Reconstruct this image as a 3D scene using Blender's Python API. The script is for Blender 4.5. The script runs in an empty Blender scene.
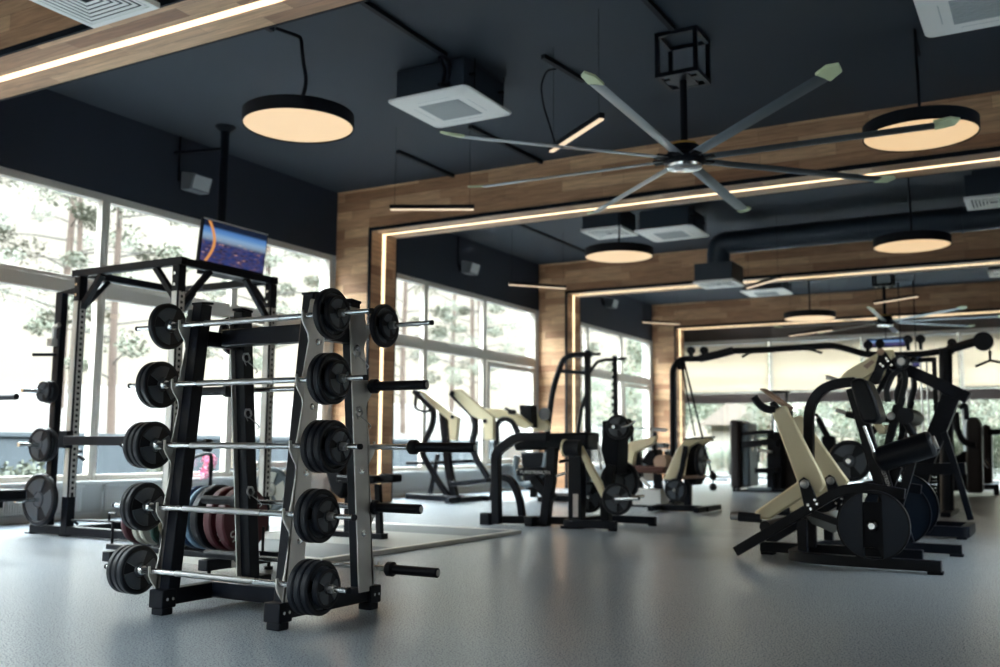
import bpy, bmesh, math, random
from mathutils import Vector as V, Matrix
random.seed(7)
scn = bpy.context.scene
COL = scn.collection
PI = math.pi

# ------------------------------------------------------------------ camera
F_PX, PITCH, YAW, ROLL, CAM_H = 977.4, .1158, .5194, .0077, .85
def _axes():
    cy, sy = math.cos(YAW), math.sin(YAW)
    F = V((-sy, cy, 0)); R = V((cy, sy, 0)); U = V((0, 0, 1))
    c, s = math.cos(PITCH), math.sin(PITCH)
    F2 = F*c + U*s; U2 = U*c - F*s
    c, s = math.cos(ROLL), math.sin(ROLL)
    return F2, R*c + U2*s, U2*c - R*s
CF, CR, CU = _axes()
CAM = V((0, 0, CAM_H))
cam_d = bpy.data.cameras.new('camera'); cam = bpy.data.objects.new('camera', cam_d); COL.objects.link(cam)
m = Matrix((CR, CU, -CF)).transposed().to_4x4(); m.translation = CAM
cam.matrix_world = m
cam_d.sensor_width = 36; cam_d.lens = 36*F_PX/1000; cam_d.clip_end = 300; cam_d.clip_start = .05
cam_d.dof.use_dof = True; cam_d.dof.focus_distance = 4.75; cam_d.dof.aperture_fstop = 2.0
scn.camera = cam

def at(u, v, x=None, y=None, z=None):
    """point of the photographed place on a plane x=, y= or z="""
    d = CF + CR*((u-500)/F_PX) - CU*((v-333.5)/F_PX)
    if x is not None: t = (x-CAM.x)/d.x
    elif y is not None: t = (y-CAM.y)/d.y
    else: t = (z-CAM.z)/d.z
    return CAM + d*t

# ------------------------------------------------------------------ materials
def sr(r, g, b):
    f = lambda c: (c/255/12.92) if c/255 <= .04045 else ((c/255+.055)/1.055)**2.4
    return (f(r), f(g), f(b), 1)
def mat(name, col, rough=.5, metal=0, bump=0, bscale=200, var=0, spec=.5, coat=0):
    m = bpy.data.materials.new(name); m.use_nodes = True
    nt = m.node_tree; b = nt.nodes['Principled BSDF']
    b.inputs['Base Color'].default_value = col; b.inputs['Roughness'].default_value = rough
    b.inputs['Metallic'].default_value = metal; b.inputs['Specular IOR Level'].default_value = spec
    b.inputs['Coat Weight'].default_value = coat
    if bump or var:
        tc = nt.nodes.new('ShaderNodeTexCoord'); no = nt.nodes.new('ShaderNodeTexNoise')
        no.inputs['Scale'].default_value = bscale; no.inputs['Detail'].default_value = 3
        nt.links.new(tc.outputs['Object'], no.inputs['Vector'])
        if bump:
            bp = nt.nodes.new('ShaderNodeBump'); bp.inputs['Strength'].default_value = bump; bp.inputs['Distance'].default_value = .004
            nt.links.new(no.outputs['Fac'], bp.inputs['Height']); nt.links.new(bp.outputs['Normal'], b.inputs['Normal'])
        if var:
            mr = nt.nodes.new('ShaderNodeMapRange'); mr.inputs['To Min'].default_value = 1-var; mr.inputs['To Max'].default_value = 1+var
            nt.links.new(no.outputs['Fac'], mr.inputs['Value'])
            mx = nt.nodes.new('ShaderNodeVectorMath'); mx.operation = 'SCALE'; mx.inputs[0].default_value = col[:3]
            nt.links.new(mr.outputs['Result'], mx.inputs['Scale']); nt.links.new(mx.outputs['Vector'], b.inputs['Base Color'])
    return m
def emis(name, col, s):
    m = bpy.data.materials.new(name); m.use_nodes = True; b = m.node_tree.nodes['Principled BSDF']
    b.inputs['Base Color'].default_value = (.35, .31, .25, 1)
    b.inputs['Emission Color'].default_value = col; b.inputs['Emission Strength'].default_value = s
    return m
def wood(name, a, b, c1, c2, rough=.5, bw=1.3, rh=.145):
    m = bpy.data.materials.new(name); m.use_nodes = True; nt = m.node_tree; N = nt.nodes; L = nt.links
    bs = N['Principled BSDF']; bs.inputs['Roughness'].default_value = rough
    g = N.new('ShaderNodeNewGeometry'); sp = N.new('ShaderNodeSeparateXYZ'); L.new(g.outputs['Position'], sp.inputs[0])
    cb = N.new('ShaderNodeCombineXYZ'); L.new(sp.outputs[a], cb.inputs[0]); L.new(sp.outputs[b], cb.inputs[1])
    br = N.new('ShaderNodeTexBrick'); L.new(cb.outputs[0], br.inputs['Vector'])
    br.offset = .37; br.offset_frequency = 2; br.squash = .7; br.squash_frequency = 3
    br.inputs['Scale'].default_value = 1; br.inputs['Brick Width'].default_value = bw; br.inputs['Row Height'].default_value = rh
    br.inputs['Mortar Size'].default_value = .0015; br.inputs['Color1'].default_value = c1; br.inputs['Color2'].default_value = c2
    br.inputs['Mortar'].default_value = tuple(x*.45 for x in c2[:3])+(1,)
    mp = N.new('ShaderNodeMapping'); mp.inputs['Scale'].default_value = (1.2, 14, 1); L.new(cb.outputs[0], mp.inputs['Vector'])
    no = N.new('ShaderNodeTexNoise'); no.inputs['Scale'].default_value = 2.2; no.inputs['Detail'].default_value = 6; no.inputs['Distortion'].default_value = .8
    L.new(mp.outputs[0], no.inputs['Vector'])
    mr = N.new('ShaderNodeMapRange'); mr.inputs['From Min'].default_value = .3; mr.inputs['From Max'].default_value = .7
    mr.inputs['To Min'].default_value = .72; mr.inputs['To Max'].default_value = 1.2; L.new(no.outputs['Fac'], mr.inputs['Value'])
    vm = N.new('ShaderNodeVectorMath'); vm.operation = 'SCALE'; L.new(br.outputs['Color'], vm.inputs[0]); L.new(mr.outputs[0], vm.inputs['Scale'])
    L.new(vm.outputs[0], bs.inputs['Base Color'])
    return m
M = {}
OAK1, OAK2 = sr(212, 170, 130), sr(148, 103, 72)
M['wood_xz'] = wood('oak_boards', 0, 2, OAK1, OAK2)
M['wood_yz'] = wood('oak_reveal', 1, 2, OAK1, OAK2)
M['wood_xy'] = wood('oak_soffit', 0, 1, OAK1, OAK2)
M['navy'] = mat('dark_blue_paint', (.018, .023, .036, 1), .75, var=.12, bscale=1.5)
M['ceil'] = mat('ceiling_paint', (.017, .026, .038, 1), .7, var=.15, bscale=.8)
M['duct'] = mat('duct_paint', (.016, .026, .04, 1), .5)
M['white'] = mat('white_enamel', (.62, .62, .6, 1), .4)
M['ac'] = mat('white_plastic', (.78, .76, .72, 1), .4)
M['acgrille'] = mat('grey_grille', (.38, .40, .40, 1), .5)
M['dark_slot'] = mat('dark_slot', (.01, .012, .015, 1), .6)
M['frame_white'] = mat('window_frame', (.62, .57, .5, 1), .45)
M['sillwall'] = mat('low_wall_paint', (.5, .5, .48, 1), .6)
M['black'] = mat('black_powder_coat', (.0022, .0038, .0085, 1), .40, bump=.15, bscale=400, spec=.2)
M['blackm'] = mat('black_matt', (.0025, .004, .008, 1), .6, spec=.18)
M['rubber'] = mat('black_rubber', (.004, .006, .011, 1), .45, bump=.1, bscale=150, spec=.28)
M['rubber_face'] = mat('grey_rubber_face', (.050, .062, .078, 1), .38, spec=.45)
M['disc_face'] = mat('navy_disc_face', (.006, .014, .028, 1), .4, spec=.25)
M['vinyl'] = mat('black_vinyl', (.0025, .004, .008, 1), .4, bump=.25, bscale=90, spec=.2)
M['chrome'] = mat('chrome', (.72, .74, .75, 1), .22, 1)
M['steel'] = mat('brushed_steel', (.5, .5, .5, 1), .35, 1)
M['silver'] = mat('silver_paint', (.66, .64, .60, 1), .33, .35)
M['cream'] = mat('cream_paint', sr(236, 222, 184), .42)
M['alu'] = mat('fan_blade_aluminium', (.10, .125, .15, 1), .28, .9)
M['tan'] = mat('tan_leather', sr(180, 150, 128), .5)
M['bench_brown'] = mat('brown_leather', sr(78, 42, 34), .4)
M['tipgreen'] = mat('pale_green_plastic', sr(190, 200, 160), .5)
M['yellow'] = mat('yellow_plastic', sr(190, 140, 50), .5)
M['red'] = mat('oxblood_rubber', sr(74, 16, 28), .5)
M['dred'] = mat('dark_red_rubber', sr(70, 18, 34), .5)
M['blue'] = mat('blue_rubber', sr(24, 56, 100), .5)
M['lblue'] = mat('grey_blue_rubber', sr(120, 148, 175), .5)
M['green'] = mat('dark_green_rubber', sr(22, 56, 50), .5)
M['pwhite'] = mat('off_white_rubber', sr(205, 205, 195), .5)
M['olive'] = mat('olive_rubber', sr(74, 66, 44), .5)
M['lettering'] = mat('white_print', (.75, .75, .72, 1), .5)
M['grey_pl'] = mat('grey_plastic', (.09, .10, .11, 1), .45)
M['shroud'] = mat('brown_black_shroud', sr(38, 30, 32), .45)
M['greyshroud'] = mat('grey_steel_cover', sr(96, 108, 116), .5)
M['foot_grey'] = mat('grey_tread', (.2, .21, .21, 1), .6, bump=.4, bscale=40)
M['mat_dark'] = mat('dark_rubber_mat', (.07, .085, .095, 1), .5, var=.15, bscale=60)
M['mat_light'] = mat('pale_platform_board', (.30, .31, .30, 1), .35, var=.06, bscale=8)
M['label'] = mat('label_sticker', (.5, .45, .42, 1), .5)
M['blind'] = None
M['lamp'] = emis('lamp_diffuser', (1, .66, .33, 1), .34)
M['led'] = emis('led_diffuser', (1, .72, .40, 1), 1.05)
M['led_dim'] = emis('linear_diffuser', (1, .74, .50, 1), .4)

def glass_mat():
    m = bpy.data.materials.new('window_glass'); m.use_nodes = True; nt = m.node_tree; nt.nodes.clear()
    o = nt.nodes.new('ShaderNodeOutputMaterial'); mx = nt.nodes.new('ShaderNodeMixShader'); t = nt.nodes.new('ShaderNodeBsdfTransparent')
    g = nt.nodes.new('ShaderNodeBsdfGlossy'); g.inputs['Roughness'].default_value = .02
    t.inputs['Color'].default_value = (.97, .98, .97, 1)
    mx.inputs[0].default_value = .05
    nt.links.new(t.outputs[0], mx.inputs[1]); nt.links.new(g.outputs[0], mx.inputs[2]); nt.links.new(mx.outputs[0], o.inputs[0])
    return m
M['glass'] = glass_mat()
def blind_mat():
    m = bpy.data.materials.new('roller_fabric'); m.use_nodes = True; nt = m.node_tree; nt.nodes.clear()
    o = nt.nodes.new('ShaderNodeOutputMaterial'); mx = nt.nodes.new('ShaderNodeMixShader'); t = nt.nodes.new('ShaderNodeBsdfTranslucent')
    g = nt.nodes.new('ShaderNodeBsdfDiffuse'); g.inputs[0].default_value = (.8, .74, .66, 1); t.inputs[0].default_value = (.58, .53, .455, 1); mx.inputs[0].default_value = .38
    nt.links.new(t.outputs[0], mx.inputs[1]); nt.links.new(g.outputs[0], mx.inputs[2]); nt.links.new(mx.outputs[0], o.inputs[0])
    return m
M['blind'] = blind_mat()
def floor_mat():
    m = mat('sports_floor', (.2, .22, .235, 1), .38); nt = m.node_tree; N = nt.nodes; L = nt.links; b = N['Principled BSDF']
    g = N.new('ShaderNodeNewGeometry')
    n1 = N.new('ShaderNodeTexNoise'); n1.inputs['Scale'].default_value = 120; n1.inputs['Detail'].default_value = 4
    n2 = N.new('ShaderNodeTexNoise'); n2.inputs['Scale'].default_value = 1.7; n2.inputs['Detail'].default_value = 5
    for n in (n1, n2): L.new(g.outputs['Position'], n.inputs['Vector'])
    a = N.new('ShaderNodeMath'); a.operation = 'MULTIPLY_ADD'; L.new(n1.outputs[0], a.inputs[0]); a.inputs[1].default_value = 1.5; h2 = N.new('ShaderNodeMath'); h2.operation = 'MULTIPLY'; h2.inputs[1].default_value = .45; L.new(n2.outputs[0], h2.inputs[0]); L.new(h2.outputs[0], a.inputs[2])
    mr = N.new('ShaderNodeMapRange'); mr.inputs['From Min'].default_value = .6; mr.inputs['From Max'].default_value = 1.4
    mr.inputs['To Min'].default_value = .86; mr.inputs['To Max'].default_value = 1.14; L.new(a.outputs[0], mr.inputs['Value'])
    vm = N.new('ShaderNodeVectorMath'); vm.operation = 'SCALE'; vm.inputs[0].default_value = (.195, .222, .25); L.new(mr.outputs[0], vm.inputs['Scale'])
    L.new(vm.outputs[0], b.inputs['Base Color'])
    r = N.new('ShaderNodeMapRange'); r.inputs['To Min'].default_value = .23; r.inputs['To Max'].default_value = .33; L.new(n1.outputs[0], r.inputs['Value']); L.new(r.outputs[0], b.inputs['Roughness'])
    bp = N.new('ShaderNodeBump'); bp.inputs['Strength'].default_value = .025; bp.inputs['Distance'].default_value = .002; L.new(n1.outputs[0], bp.inputs['Height']); L.new(bp.outputs[0], b.inputs['Normal'])
    return m
M['floor'] = floor_mat()

# ------------------------------------------------------------------ mesh builder
def basis(d):
    d = V(d).normalized(); up = V((0, 0, 1)) if abs(d.z) < .95 else V((0, 1, 0))
    s = d.cross(up).normalized(); return d, s, s.cross(d).normalized()
def fillet(pts, r, n=5):
    pts = [V(p) for p in pts]
    if r <= 0 or len(pts) < 3: return pts
    out = [pts[0]]
    for i in range(1, len(pts)-1):
        a, b, c = pts[i-1], pts[i], pts[i+1]
        u, w = (a-b), (c-b); k = min(r, u.length*.48, w.length*.48)
        p, q = b+u.normalized()*k, b+w.normalized()*k
        for j in range(n+1):
            t = j/n; out.append(p*(1-t)**2 + b*2*t*(1-t) + q*t*t)
    out.append(pts[-1]); return out
class MB:
    def __init__(s): s.bm = bmesh.new()
    def face(s, vs):
        try: s.bm.faces.new(vs)
        except ValueError: pass
    def box(s, lo, hi):
        x0, y0, z0 = [min(a, b) for a, b in zip(lo, hi)]; x1, y1, z1 = [max(a, b) for a, b in zip(lo, hi)]
        v = [s.bm.verts.new(p) for p in ((x0,y0,z0),(x1,y0,z0),(x1,y1,z0),(x0,y1,z0),(x0,y0,z1),(x1,y0,z1),(x1,y1,z1),(x0,y1,z1))]
        for f in ((3,2,1,0),(4,5,6,7),(0,1,5,4),(1,2,6,5),(2,3,7,6),(3,0,4,7)): s.face([v[i] for i in f])
        return s
    def cbox(s, c, size): return s.box([c[i]-size[i]/2 for i in range(3)], [c[i]+size[i]/2 for i in range(3)])
    def sweep(s, pts, ring, caps=True, side=None):
        """ring = list of (a,b) offsets in (side, up) frame, carried along pts"""
        pts = [V(p) for p in pts]; n = len(pts); rings = []; prev = None
        for i, p in enumerate(pts):
            d = (pts[min(i+1, n-1)]-pts[max(i-1, 0)]).normalized()
            if side is not None:
                sd = V(side); sd = (sd - d*sd.dot(d)).normalized(); up = sd.cross(d).normalized()
            elif prev is None: _, sd, up = basis(d)
            else:
                sd = (prev - d*prev.dot(d)).normalized(); up = sd.cross(d).normalized()
            prev = sd; k = 1
            if 0 < i < n-1:
                a = (pts[i]-pts[i-1]).normalized(); b = (pts[i+1]-pts[i]).normalized(); k = 1/max(.5, math.sqrt((1+a.dot(b))/2))
            rr = ring(i/(n-1)) if callable(ring) else ring
            rings.append([s.bm.verts.new(p+sd*a+up*b*(k if side is not None else 1)) for a, b in rr])
        m = len(rings[0])
        for i in range(n-1):
            for j in range(m): s.face([rings[i][j], rings[i][(j+1) % m], rings[i+1][(j+1) % m], rings[i+1][j]])
        if caps: s.face(rings[0][::-1]); s.face(rings[-1])
        return s
    def tube(s, pts, r, seg=10, fil=0, r2=None):
        pts = fillet(pts, fil)
        f = lambda t: [((r if r2 is None else r+(r2-r)*t)*math.cos(2*PI*j/seg), (r if r2 is None else r+(r2-r)*t)*math.sin(2*PI*j/seg)) for j in range(seg)]
        return s.sweep(pts, f)
    def bar(s, pts, w, h, fil=0, side=None):
        """rectangular tube: w across (side axis), h in the bending plane"""
        pts = fillet(pts, fil); a, b = w/2, h/2
        return s.sweep(pts, [(-a, -b), (a, -b), (a, b), (-a, b)], side=side)
    def prism(s, poly, vec):
        poly = [V(p) for p in poly]; vec = V(vec)
        a = [s.bm.verts.new(p) for p in poly]; b = [s.bm.verts.new(p+vec) for p in poly]
        s.face(a[::-1]); s.face(b); n = len(poly)
        for i in range(n): s.face([a[i], a[(i+1) % n], b[(i+1) % n], b[i]])
        return s
    def lathe(s, c, axis, prof, seg=28):
        """prof = [(distance along axis, radius)]"""
        d, u, w = basis(axis); c = V(c); rings = []
        for t, r in prof:
            if r < 1e-5: rings.append([s.bm.verts.new(c+d*t)])
            else: rings.append([s.bm.verts.new(c+d*t+(u*math.cos(2*PI*j/seg)+w*math.sin(2*PI*j/seg))*r) for j in range(seg)])
        for A, B in zip(rings, rings[1:]):
            for j in range(seg):
                k = (j+1) % seg
                if len(A) == 1 and len(B) == 1: continue
                if len(A) == 1: s.face([A[0], B[k], B[j]])
                elif len(B) == 1: s.face([A[j], A[k], B[0]])
                else: s.face([A[j], A[k], B[k], B[j]])
        return s
    def cyl(s, p, q, r, seg=16):
        p, q = V(p), V(q); L = (q-p).length
        return s.lathe(p, q-p, [(0, 0), (0, r), (L, r), (L, 0)], seg)
    def sector(s, c, axis, r0, r1, a0, a1, t, n=8, up=None):
        d, u, w = basis(axis); c = V(c); pts = []
        for i in range(n+1):
            a = a0+(a1-a0)*i/n; pts.append(c+(u*math.cos(a)+w*math.sin(a))*r1)
        for i in range(n+1):
            a = a1+(a0-a1)*i/n; pts.append(c+(u*math.cos(a)+w*math.sin(a))*r0)
        # build as quads
        A = [s.bm.verts.new(p) for p in pts]; B = [s.bm.verts.new(p+d*t) for p in pts]; m = 2*n+2
        for i in range(n):
            s.face([A[i], A[i+1], A[m-2-i], A[m-1-i]]); s.face([B[i], B[m-1-i], B[m-2-i], B[i+1]])
        for i in range(m): s.face([A[i], B[i], B[(i+1) % m], A[(i+1) % m]])
        return s
    def build(s, name, material, parent=None, bevel=0, loc=None, angle=35):
        bmesh.ops.recalc_face_normals(s.bm, faces=s.bm.faces)
        off = V((0, 0, 0))
        if parent is not None: off = root_loc(parent)
        elif loc is not None: off = V(loc)
        if off.length: bmesh.ops.translate(s.bm, verts=s.bm.verts, vec=-off)
        me = bpy.data.meshes.new(name); s.bm.to_mesh(me); s.bm.free()
        for p in me.polygons: p.use_smooth = True
        me.set_sharp_from_angle(angle=math.radians(angle))
        me.materials.append(M[material] if isinstance(material, str) else material)
        o = bpy.data.objects.new(name, me); COL.objects.link(o)
        if parent is not None: o.parent = parent
        elif loc is not None: o.location = loc
        if bevel:
            b = o.modifiers.new('bevel', 'BEVEL'); b.width = bevel; b.segments = 2; b.limit_method = 'ANGLE'; b.angle_limit = math.radians(40)
        return o
def root_loc(o):
    l = V((0, 0, 0))
    while o is not None: l = l+V(o.location); o = o.parent
    return l
def tag(o, label=None, cat=None, group=None, kind=None):
    if label: o['label'] = label
    if cat: o['category'] = cat
    if group: o['group'] = group
    if kind: o['kind'] = kind
    return o
def thing(name, label, cat, loc=(0, 0, 0), group=None):
    o = bpy.data.objects.new(name, None); COL.objects.link(o); o.location = loc; o.empty_display_size = .1
    return tag(o, label, cat, group)
def kids(o): return [c for c in bpy.data.objects if c.parent == o]
def copy_tree(o, parent=None):
    c = o.copy(); COL.objects.link(c); c.parent = parent
    for ch in kids(o): copy_tree(ch, c)
    return c
def place(proto, loc, label, first, rz=0, group=None):
    o = proto if first else copy_tree(proto)
    o.location = loc; o.rotation_euler = (0, 0, rz); o['label'] = label
    if group: o['group'] = group
    return o
def struct(o): o['kind'] = 'structure'; return o
def text(body, name, size, loc, rot, material, parent=None, ext=.001, align='CENTER'):
    cu = bpy.data.curves.new(name, 'FONT'); cu.body = body; cu.size = size; cu.extrude = ext; cu.align_x = align; cu.align_y = 'CENTER'
    t = bpy.data.objects.new(name, cu); COL.objects.link(t)
    t.location = V(loc)-(root_loc(parent) if parent else V((0, 0, 0))); t.rotation_euler = rot
    bpy.context.view_layer.update()
    dg = bpy.context.evaluated_depsgraph_get(); me = bpy.data.meshes.new_from_object(t.evaluated_get(dg))
    o = bpy.data.objects.new(name, me); COL.objects.link(o); o.location = t.location; o.rotation_euler = rot
    me.materials.clear(); me.materials.append(M[material]); bpy.data.objects.remove(t)
    if parent: o.parent = parent
    return o

# ------------------------------------------------------------------ the room
WX = -9.738; RX = 3.2; YF = -2.5; YB = 28.0; CZ = 4.825; HP = 4.145; XP = -9.06; T = .67
SILL, HEAD = .43, 3.81
PY = [4.85, 11.83, 18.73, 25.58]
struct(MB().box((WX-.3, YF-.3, -.2), (RX+.3, YB+.3, 0)).build('floor', 'floor'))
struct(MB().box((WX-.3, YF-.3, CZ), (RX+.3, YB+.3, CZ+.2)).build('ceiling', 'ceil'))
struct(MB().box((RX, 9.6, 0), (RX+.3, YB, CZ)).box((RX, YF, 0), (RX+.3, 6.9, CZ)).box((RX, 6.9, 0), (RX+.3, 9.6, SILL)).box((RX, 6.9, HEAD), (RX+.3, 9.6, CZ)).build('wall_right', 'navy'))
struct(MB().box((WX-.3, YF-.3, 0), (RX+.3, YF, SILL)).box((WX-.3, YF-.3, HEAD), (RX+.3, YF, CZ)).box((WX-.3, YF-.3, SILL), (-7.5, YF, HEAD)).box((-1.5, YF-.3, SILL), (RX+.3, YF, HEAD)).build('wall_front', 'navy'))
struct(MB().box((WX-.25, YF, HEAD), (WX, YB, CZ)).build('wall_left', 'navy'))
struct(MB().box((WX-.25, YF, 0), (WX, YB, SILL-.04)).build('wall_left', 'sillwall'))
tn = [0]
def trim(mb, mt, **k):
    tn[0] += 1; return struct(mb.build('trim_%d' % tn[0], mt, **k))
trim(MB().box((WX-.02, YF, SILL-.04), (WX+.09, YB, SILL)), 'white', bevel=.008)
struct(MB().box((WX, YF, 0), (WX+.02, YB, .07)).build('baseboard_left', 'white'))
bays = [[-2.2, -.1, 2.0, 4.05, 4.75], [5.55, 7.57, 9.70, 11.75], [12.53, 14.38, 16.45, 18.63], [19.44, 21.30, 23.40, 25.45]]
wn = [0]
pier = MB()
for a, b in ((4.75, 5.55), (11.75, 12.53), (18.63, 19.44), (25.45, YB), (YF, -2.2)):
    pier.box((WX-.25, a, SILL-.04), (WX, b, HEAD))
struct(pier.build('wall_left', 'sillwall'))
TR0, TR1 = 2.56, 2.72
for bi, ys in enumerate(bays):
    for k in range(len(ys)-1):
        a, b = ys[k], ys[k+1]
        if b-a < 1: continue
        wn[0] += 1
        root = bpy.data.objects.new('window_%d' % wn[0], None); COL.objects.link(root); root.location = (WX, (a+b)/2, SILL); root['kind'] = 'structure'
        f = MB(); x0, x1 = WX-.1, WX-.005
        j = .055
        f.box((x0, a, SILL), (x1, a+j, HEAD)); f.box((x0, b-j, SILL), (x1, b, HEAD))
        f.box((x0, a+j, HEAD-.09), (x1, b-j, HEAD)); f.box((x0, a+j, SILL), (x1, b-j, SILL+.07))
        f.box((x0, a+j, TR0), (x1, b-j, TR1)); f.box((x0+.01, a+j, TR1), (x1-.03, b-j, TR1+.05))
        f.build('window_frame', 'frame_white', root, bevel=.006)
        cas = (k == len(ys)-2 and bi > 0)
        if cas:
            c = MB(); q = .09; yy0, yy1, z0, z1 = a+j+.03, b-j-.03, SILL+.1, TR0-.03
            for lo, hi in (((x0+.02, yy0, z0), (x1+.02, yy0+q, z1)), ((x0+.02, yy1-q, z0), (x1+.02, yy1, z1)), ((x0+.02, yy0+q, z0), (x1+.02, yy1-q, z0+q)), ((x0+.02, yy0+q, z1-q), (x1+.02, yy1-q, z1))): c.box(lo, hi)
            cs = c.build('casement', 'frame_white', root, bevel=.006)
            MB().box((x1+.02, yy0+.03, 1.2), (x1+.045, yy0+.06, 1.26)).tube([(x1+.05, yy0+.045, 1.23), (x1+.07, yy0+.045, 1.23), (x1+.07, yy0+.045, 1.10)], .009, 8).build('handle', 'steel', cs)
        MB().box((WX-.06, a+j, SILL+.07), (WX-.052, b-j, TR0)).build('pane', 'glass', root)
        MB().box((WX-.06, a+j, TR1), (WX-.052, b-j, HEAD-.09)).build('pane', 'glass', root)
def added_window(lo, hi, n, ax):
    wn[0] += 1; root = bpy.data.objects.new('window_%d' % wn[0], None); COL.objects.link(root); root.location = [(a+b)/2 for a, b in zip(lo, hi)]; root['kind'] = 'structure'
    f = MB(); L_ = hi[ax]-lo[ax]
    for k in range(n+1):
        c = lo[ax]+.04+(L_-.08)*k/n; a, b = list(lo), list(hi); a[ax], b[ax] = c-.04, c+.04; f.box(a, b)
    for z in (lo[2]+.04, 2.64, hi[2]-.04):
        a, b = list(lo), list(hi); a[2], b[2] = z-.04, z+.04; f.box(a, b)
    f.build('window_frame', 'frame_white', root)
    a, b = list(lo), list(hi); o = 1-ax; m_ = (lo[o]+hi[o])/2; a[o], b[o] = m_-.004, m_+.004
    MB().box(a, b).build('pane', 'glass', root)
added_window((-7.5, YF-.1, SILL), (-1.5, YF-.02, HEAD), 3, 0)  # unseen window behind the camera, added to light the near faces
added_window((RX+.02, 6.9, SILL), (RX+.1, 9.6, HEAD), 2, 1)  # added in the unseen right wall to brighten the rack's silver sides
# back wall: floor-to-beam glazing behind roller blinds
M['transom_band'] = mat('grey_brown_band', (.13, .105, .095, 1), .6)
struct(MB().box((WX-.25, YB, 4.0), (RX+.3, YB+.25, CZ)).build('wall_back', 'transom_band'))
bx = [WX, -7.05, -4.55, -2.15, .35, RX]
for i in range(5):
    wn[0] += 1; a, b = bx[i], bx[i+1]
    root = bpy.data.objects.new('window_%d' % wn[0], None); COL.objects.link(root); root.location = ((a+b)/2, YB, 0); root['kind'] = 'structure'
    f = MB()
    f.box((a-.04 if i else a, YB-.12, 0), (a+.05, YB, 4.0)); f.box((a+.05, YB-.1, 0), (b-.04, YB, .1)); f.box((a+.05, YB-.1, 3.92), (b-.04, YB, 4.0))
    f.build('window_frame', 'white', root, bevel=.006)
    MB().box((a+.05, YB-.04, .1), (b-.04, YB-.03, 3.92)).build('pane', 'glass', root)
M['transom_band'] = mat('grey_brown_band', (.16, .13, .12, 1), .6)
trim(MB().box((WX, YB-.16, 2.16), (RX, YB-.05, 2.44)), 'transom_band', bevel=.01)
for i in range(5):
    a, b = bx[i]+.06, bx[i+1]-.06
    t = thing('roller_blind', ['off-white roller blind in the back window against the left corner', 'off-white roller blind above the brown-shrouded weight stack machine', 'off-white roller blind behind the crossover pull-up bar middle', 'off-white roller blind at the right edge behind the hanging handle', 'off-white roller blind far right in the back glazing'][i], 'blind', ((a+b)/2, YB-.2, 3.9), 'roller blinds in the back glazing')
    MB().cyl((a, YB-.2, 3.88), (b, YB-.2, 3.88), .04).build('roller', 'white', t)
    mb = MB(); n = 24
    for k in range(n):       # gently sagging cloth
        z0 = 2.5+(3.86-2.5)*k/n; z1 = 2.5+(3.86-2.5)*(k+1)/n
        y0 = YB-.2+.012*math.sin(z0*9+i); y1 = YB-.2+.012*math.sin(z1*9+i)
        mb.prism([(a, y0, z0), (a, y0+.003, z0), (a, y1+.003, z1), (a, y1, z1)], (b-a, 0, 0))
    mb.build('cloth', 'blind', t)
    MB().box((a, YB-.215, 2.46), (b, YB-.185, 2.5)).build('hem_bar', 'steel', t)

# wooden portal walls with lit reveals
sides = ['near', 'second', 'third', 'far']
for i, y in enumerate(PY):
    w = MB()
    w.box((WX, y, 0), (XP-.04, y+T, CZ)); w.box((XP-.04, y, HP+.04), (RX, y+T, CZ)); w.box((RX-.5, y, 0), (RX, y+T, HP+.04))
    struct(w.build('wall_'+sides[i], 'wood_xz'))
    # reveal boards, split by the light channel
    ch = .045; yc = y+T/2
    h = MB()
    h.box((XP-.04, y+.01, HP), (RX-.5, yc-ch, HP+.04)); h.box((XP-.04, yc+ch, HP), (RX-.5, y+T-.01, HP+.04))
    trim(h, 'wood_xy')
    jmb = MB(); jmb.box((XP-.04, y+.01, 0), (XP, yc-ch, HP)); jmb.box((XP-.04, yc+ch, 0), (XP, y+T-.01, HP))
    trim(jmb, 'wood_yz')
    e = MB()
    for yy in (y-.012, y+T-.013):
        e.box((XP-.045, yy, 0), (XP+.004, yy+.025, HP+.045)); e.box((XP-.045, yy, HP-.004), (RX-.5, yy+.025, HP+.05))
    trim(e, 'blackm')
    names = ['light strip in the wooden beam at the top left corner', 'light strip in the wooden doorway behind the barbell rack', 'light strip in the second wooden doorway beyond the bench machines', 'light strip in the farthest wooden doorway before the back windows']
    t = thing('strip_light', 'warm '+names[i], 'strip light', (XP, yc, 0))
    MB().box((XP-.03, yc-ch, HP+.012), (RX-.5, yc+ch, HP+.035)).box((XP-.038, yc-ch, 0), (XP-.015, yc+ch, HP+.012)).build('channel', 'white', t)
    MB().box((XP-.012, yc-ch+.006, HP-.002), (RX-.5, yc+ch-.006, HP+.012)).box((XP-.014, yc-ch+.006, .01), (XP+.002, yc+ch-.006, HP+.012)).build('diffuser', 'led', t)

# radiators below the window sill
def radiator():
    t = thing('radiator', 'x', 'radiator', (0, 0, 0))
    b = MB(); b.box((0, -.9, .09), (.03, .9, .36))
    n = 60
    for k in range(n):
        yy = -.88+1.76*k/(n-1); b.box((.03, yy-.009, .1), (.045, yy+.009, .35))
    b.build('panel', 'white', t)
    MB().box((-.005, -.92, .36), (.055, .92, .385)).build('top_grille', 'white', t)
    MB().tube([(.02, -.94, .30), (.02, -.94, .12), (.0, -.94, .0)], .012, 8).build('pipe', 'white', t)
    return t
RAD = radiator()
for k, (y, lb) in enumerate([(6.5, 'white ribbed radiator under the window at the left edge'), (8.62, 'white ribbed radiator under the window behind the squat rack'), (10.7, 'white ribbed radiator behind the barbell rack by the pink flowers')]):
    place(RAD, (WX+.03, y, 0), lb, k == 0, group='radiators under the left windows')

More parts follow.
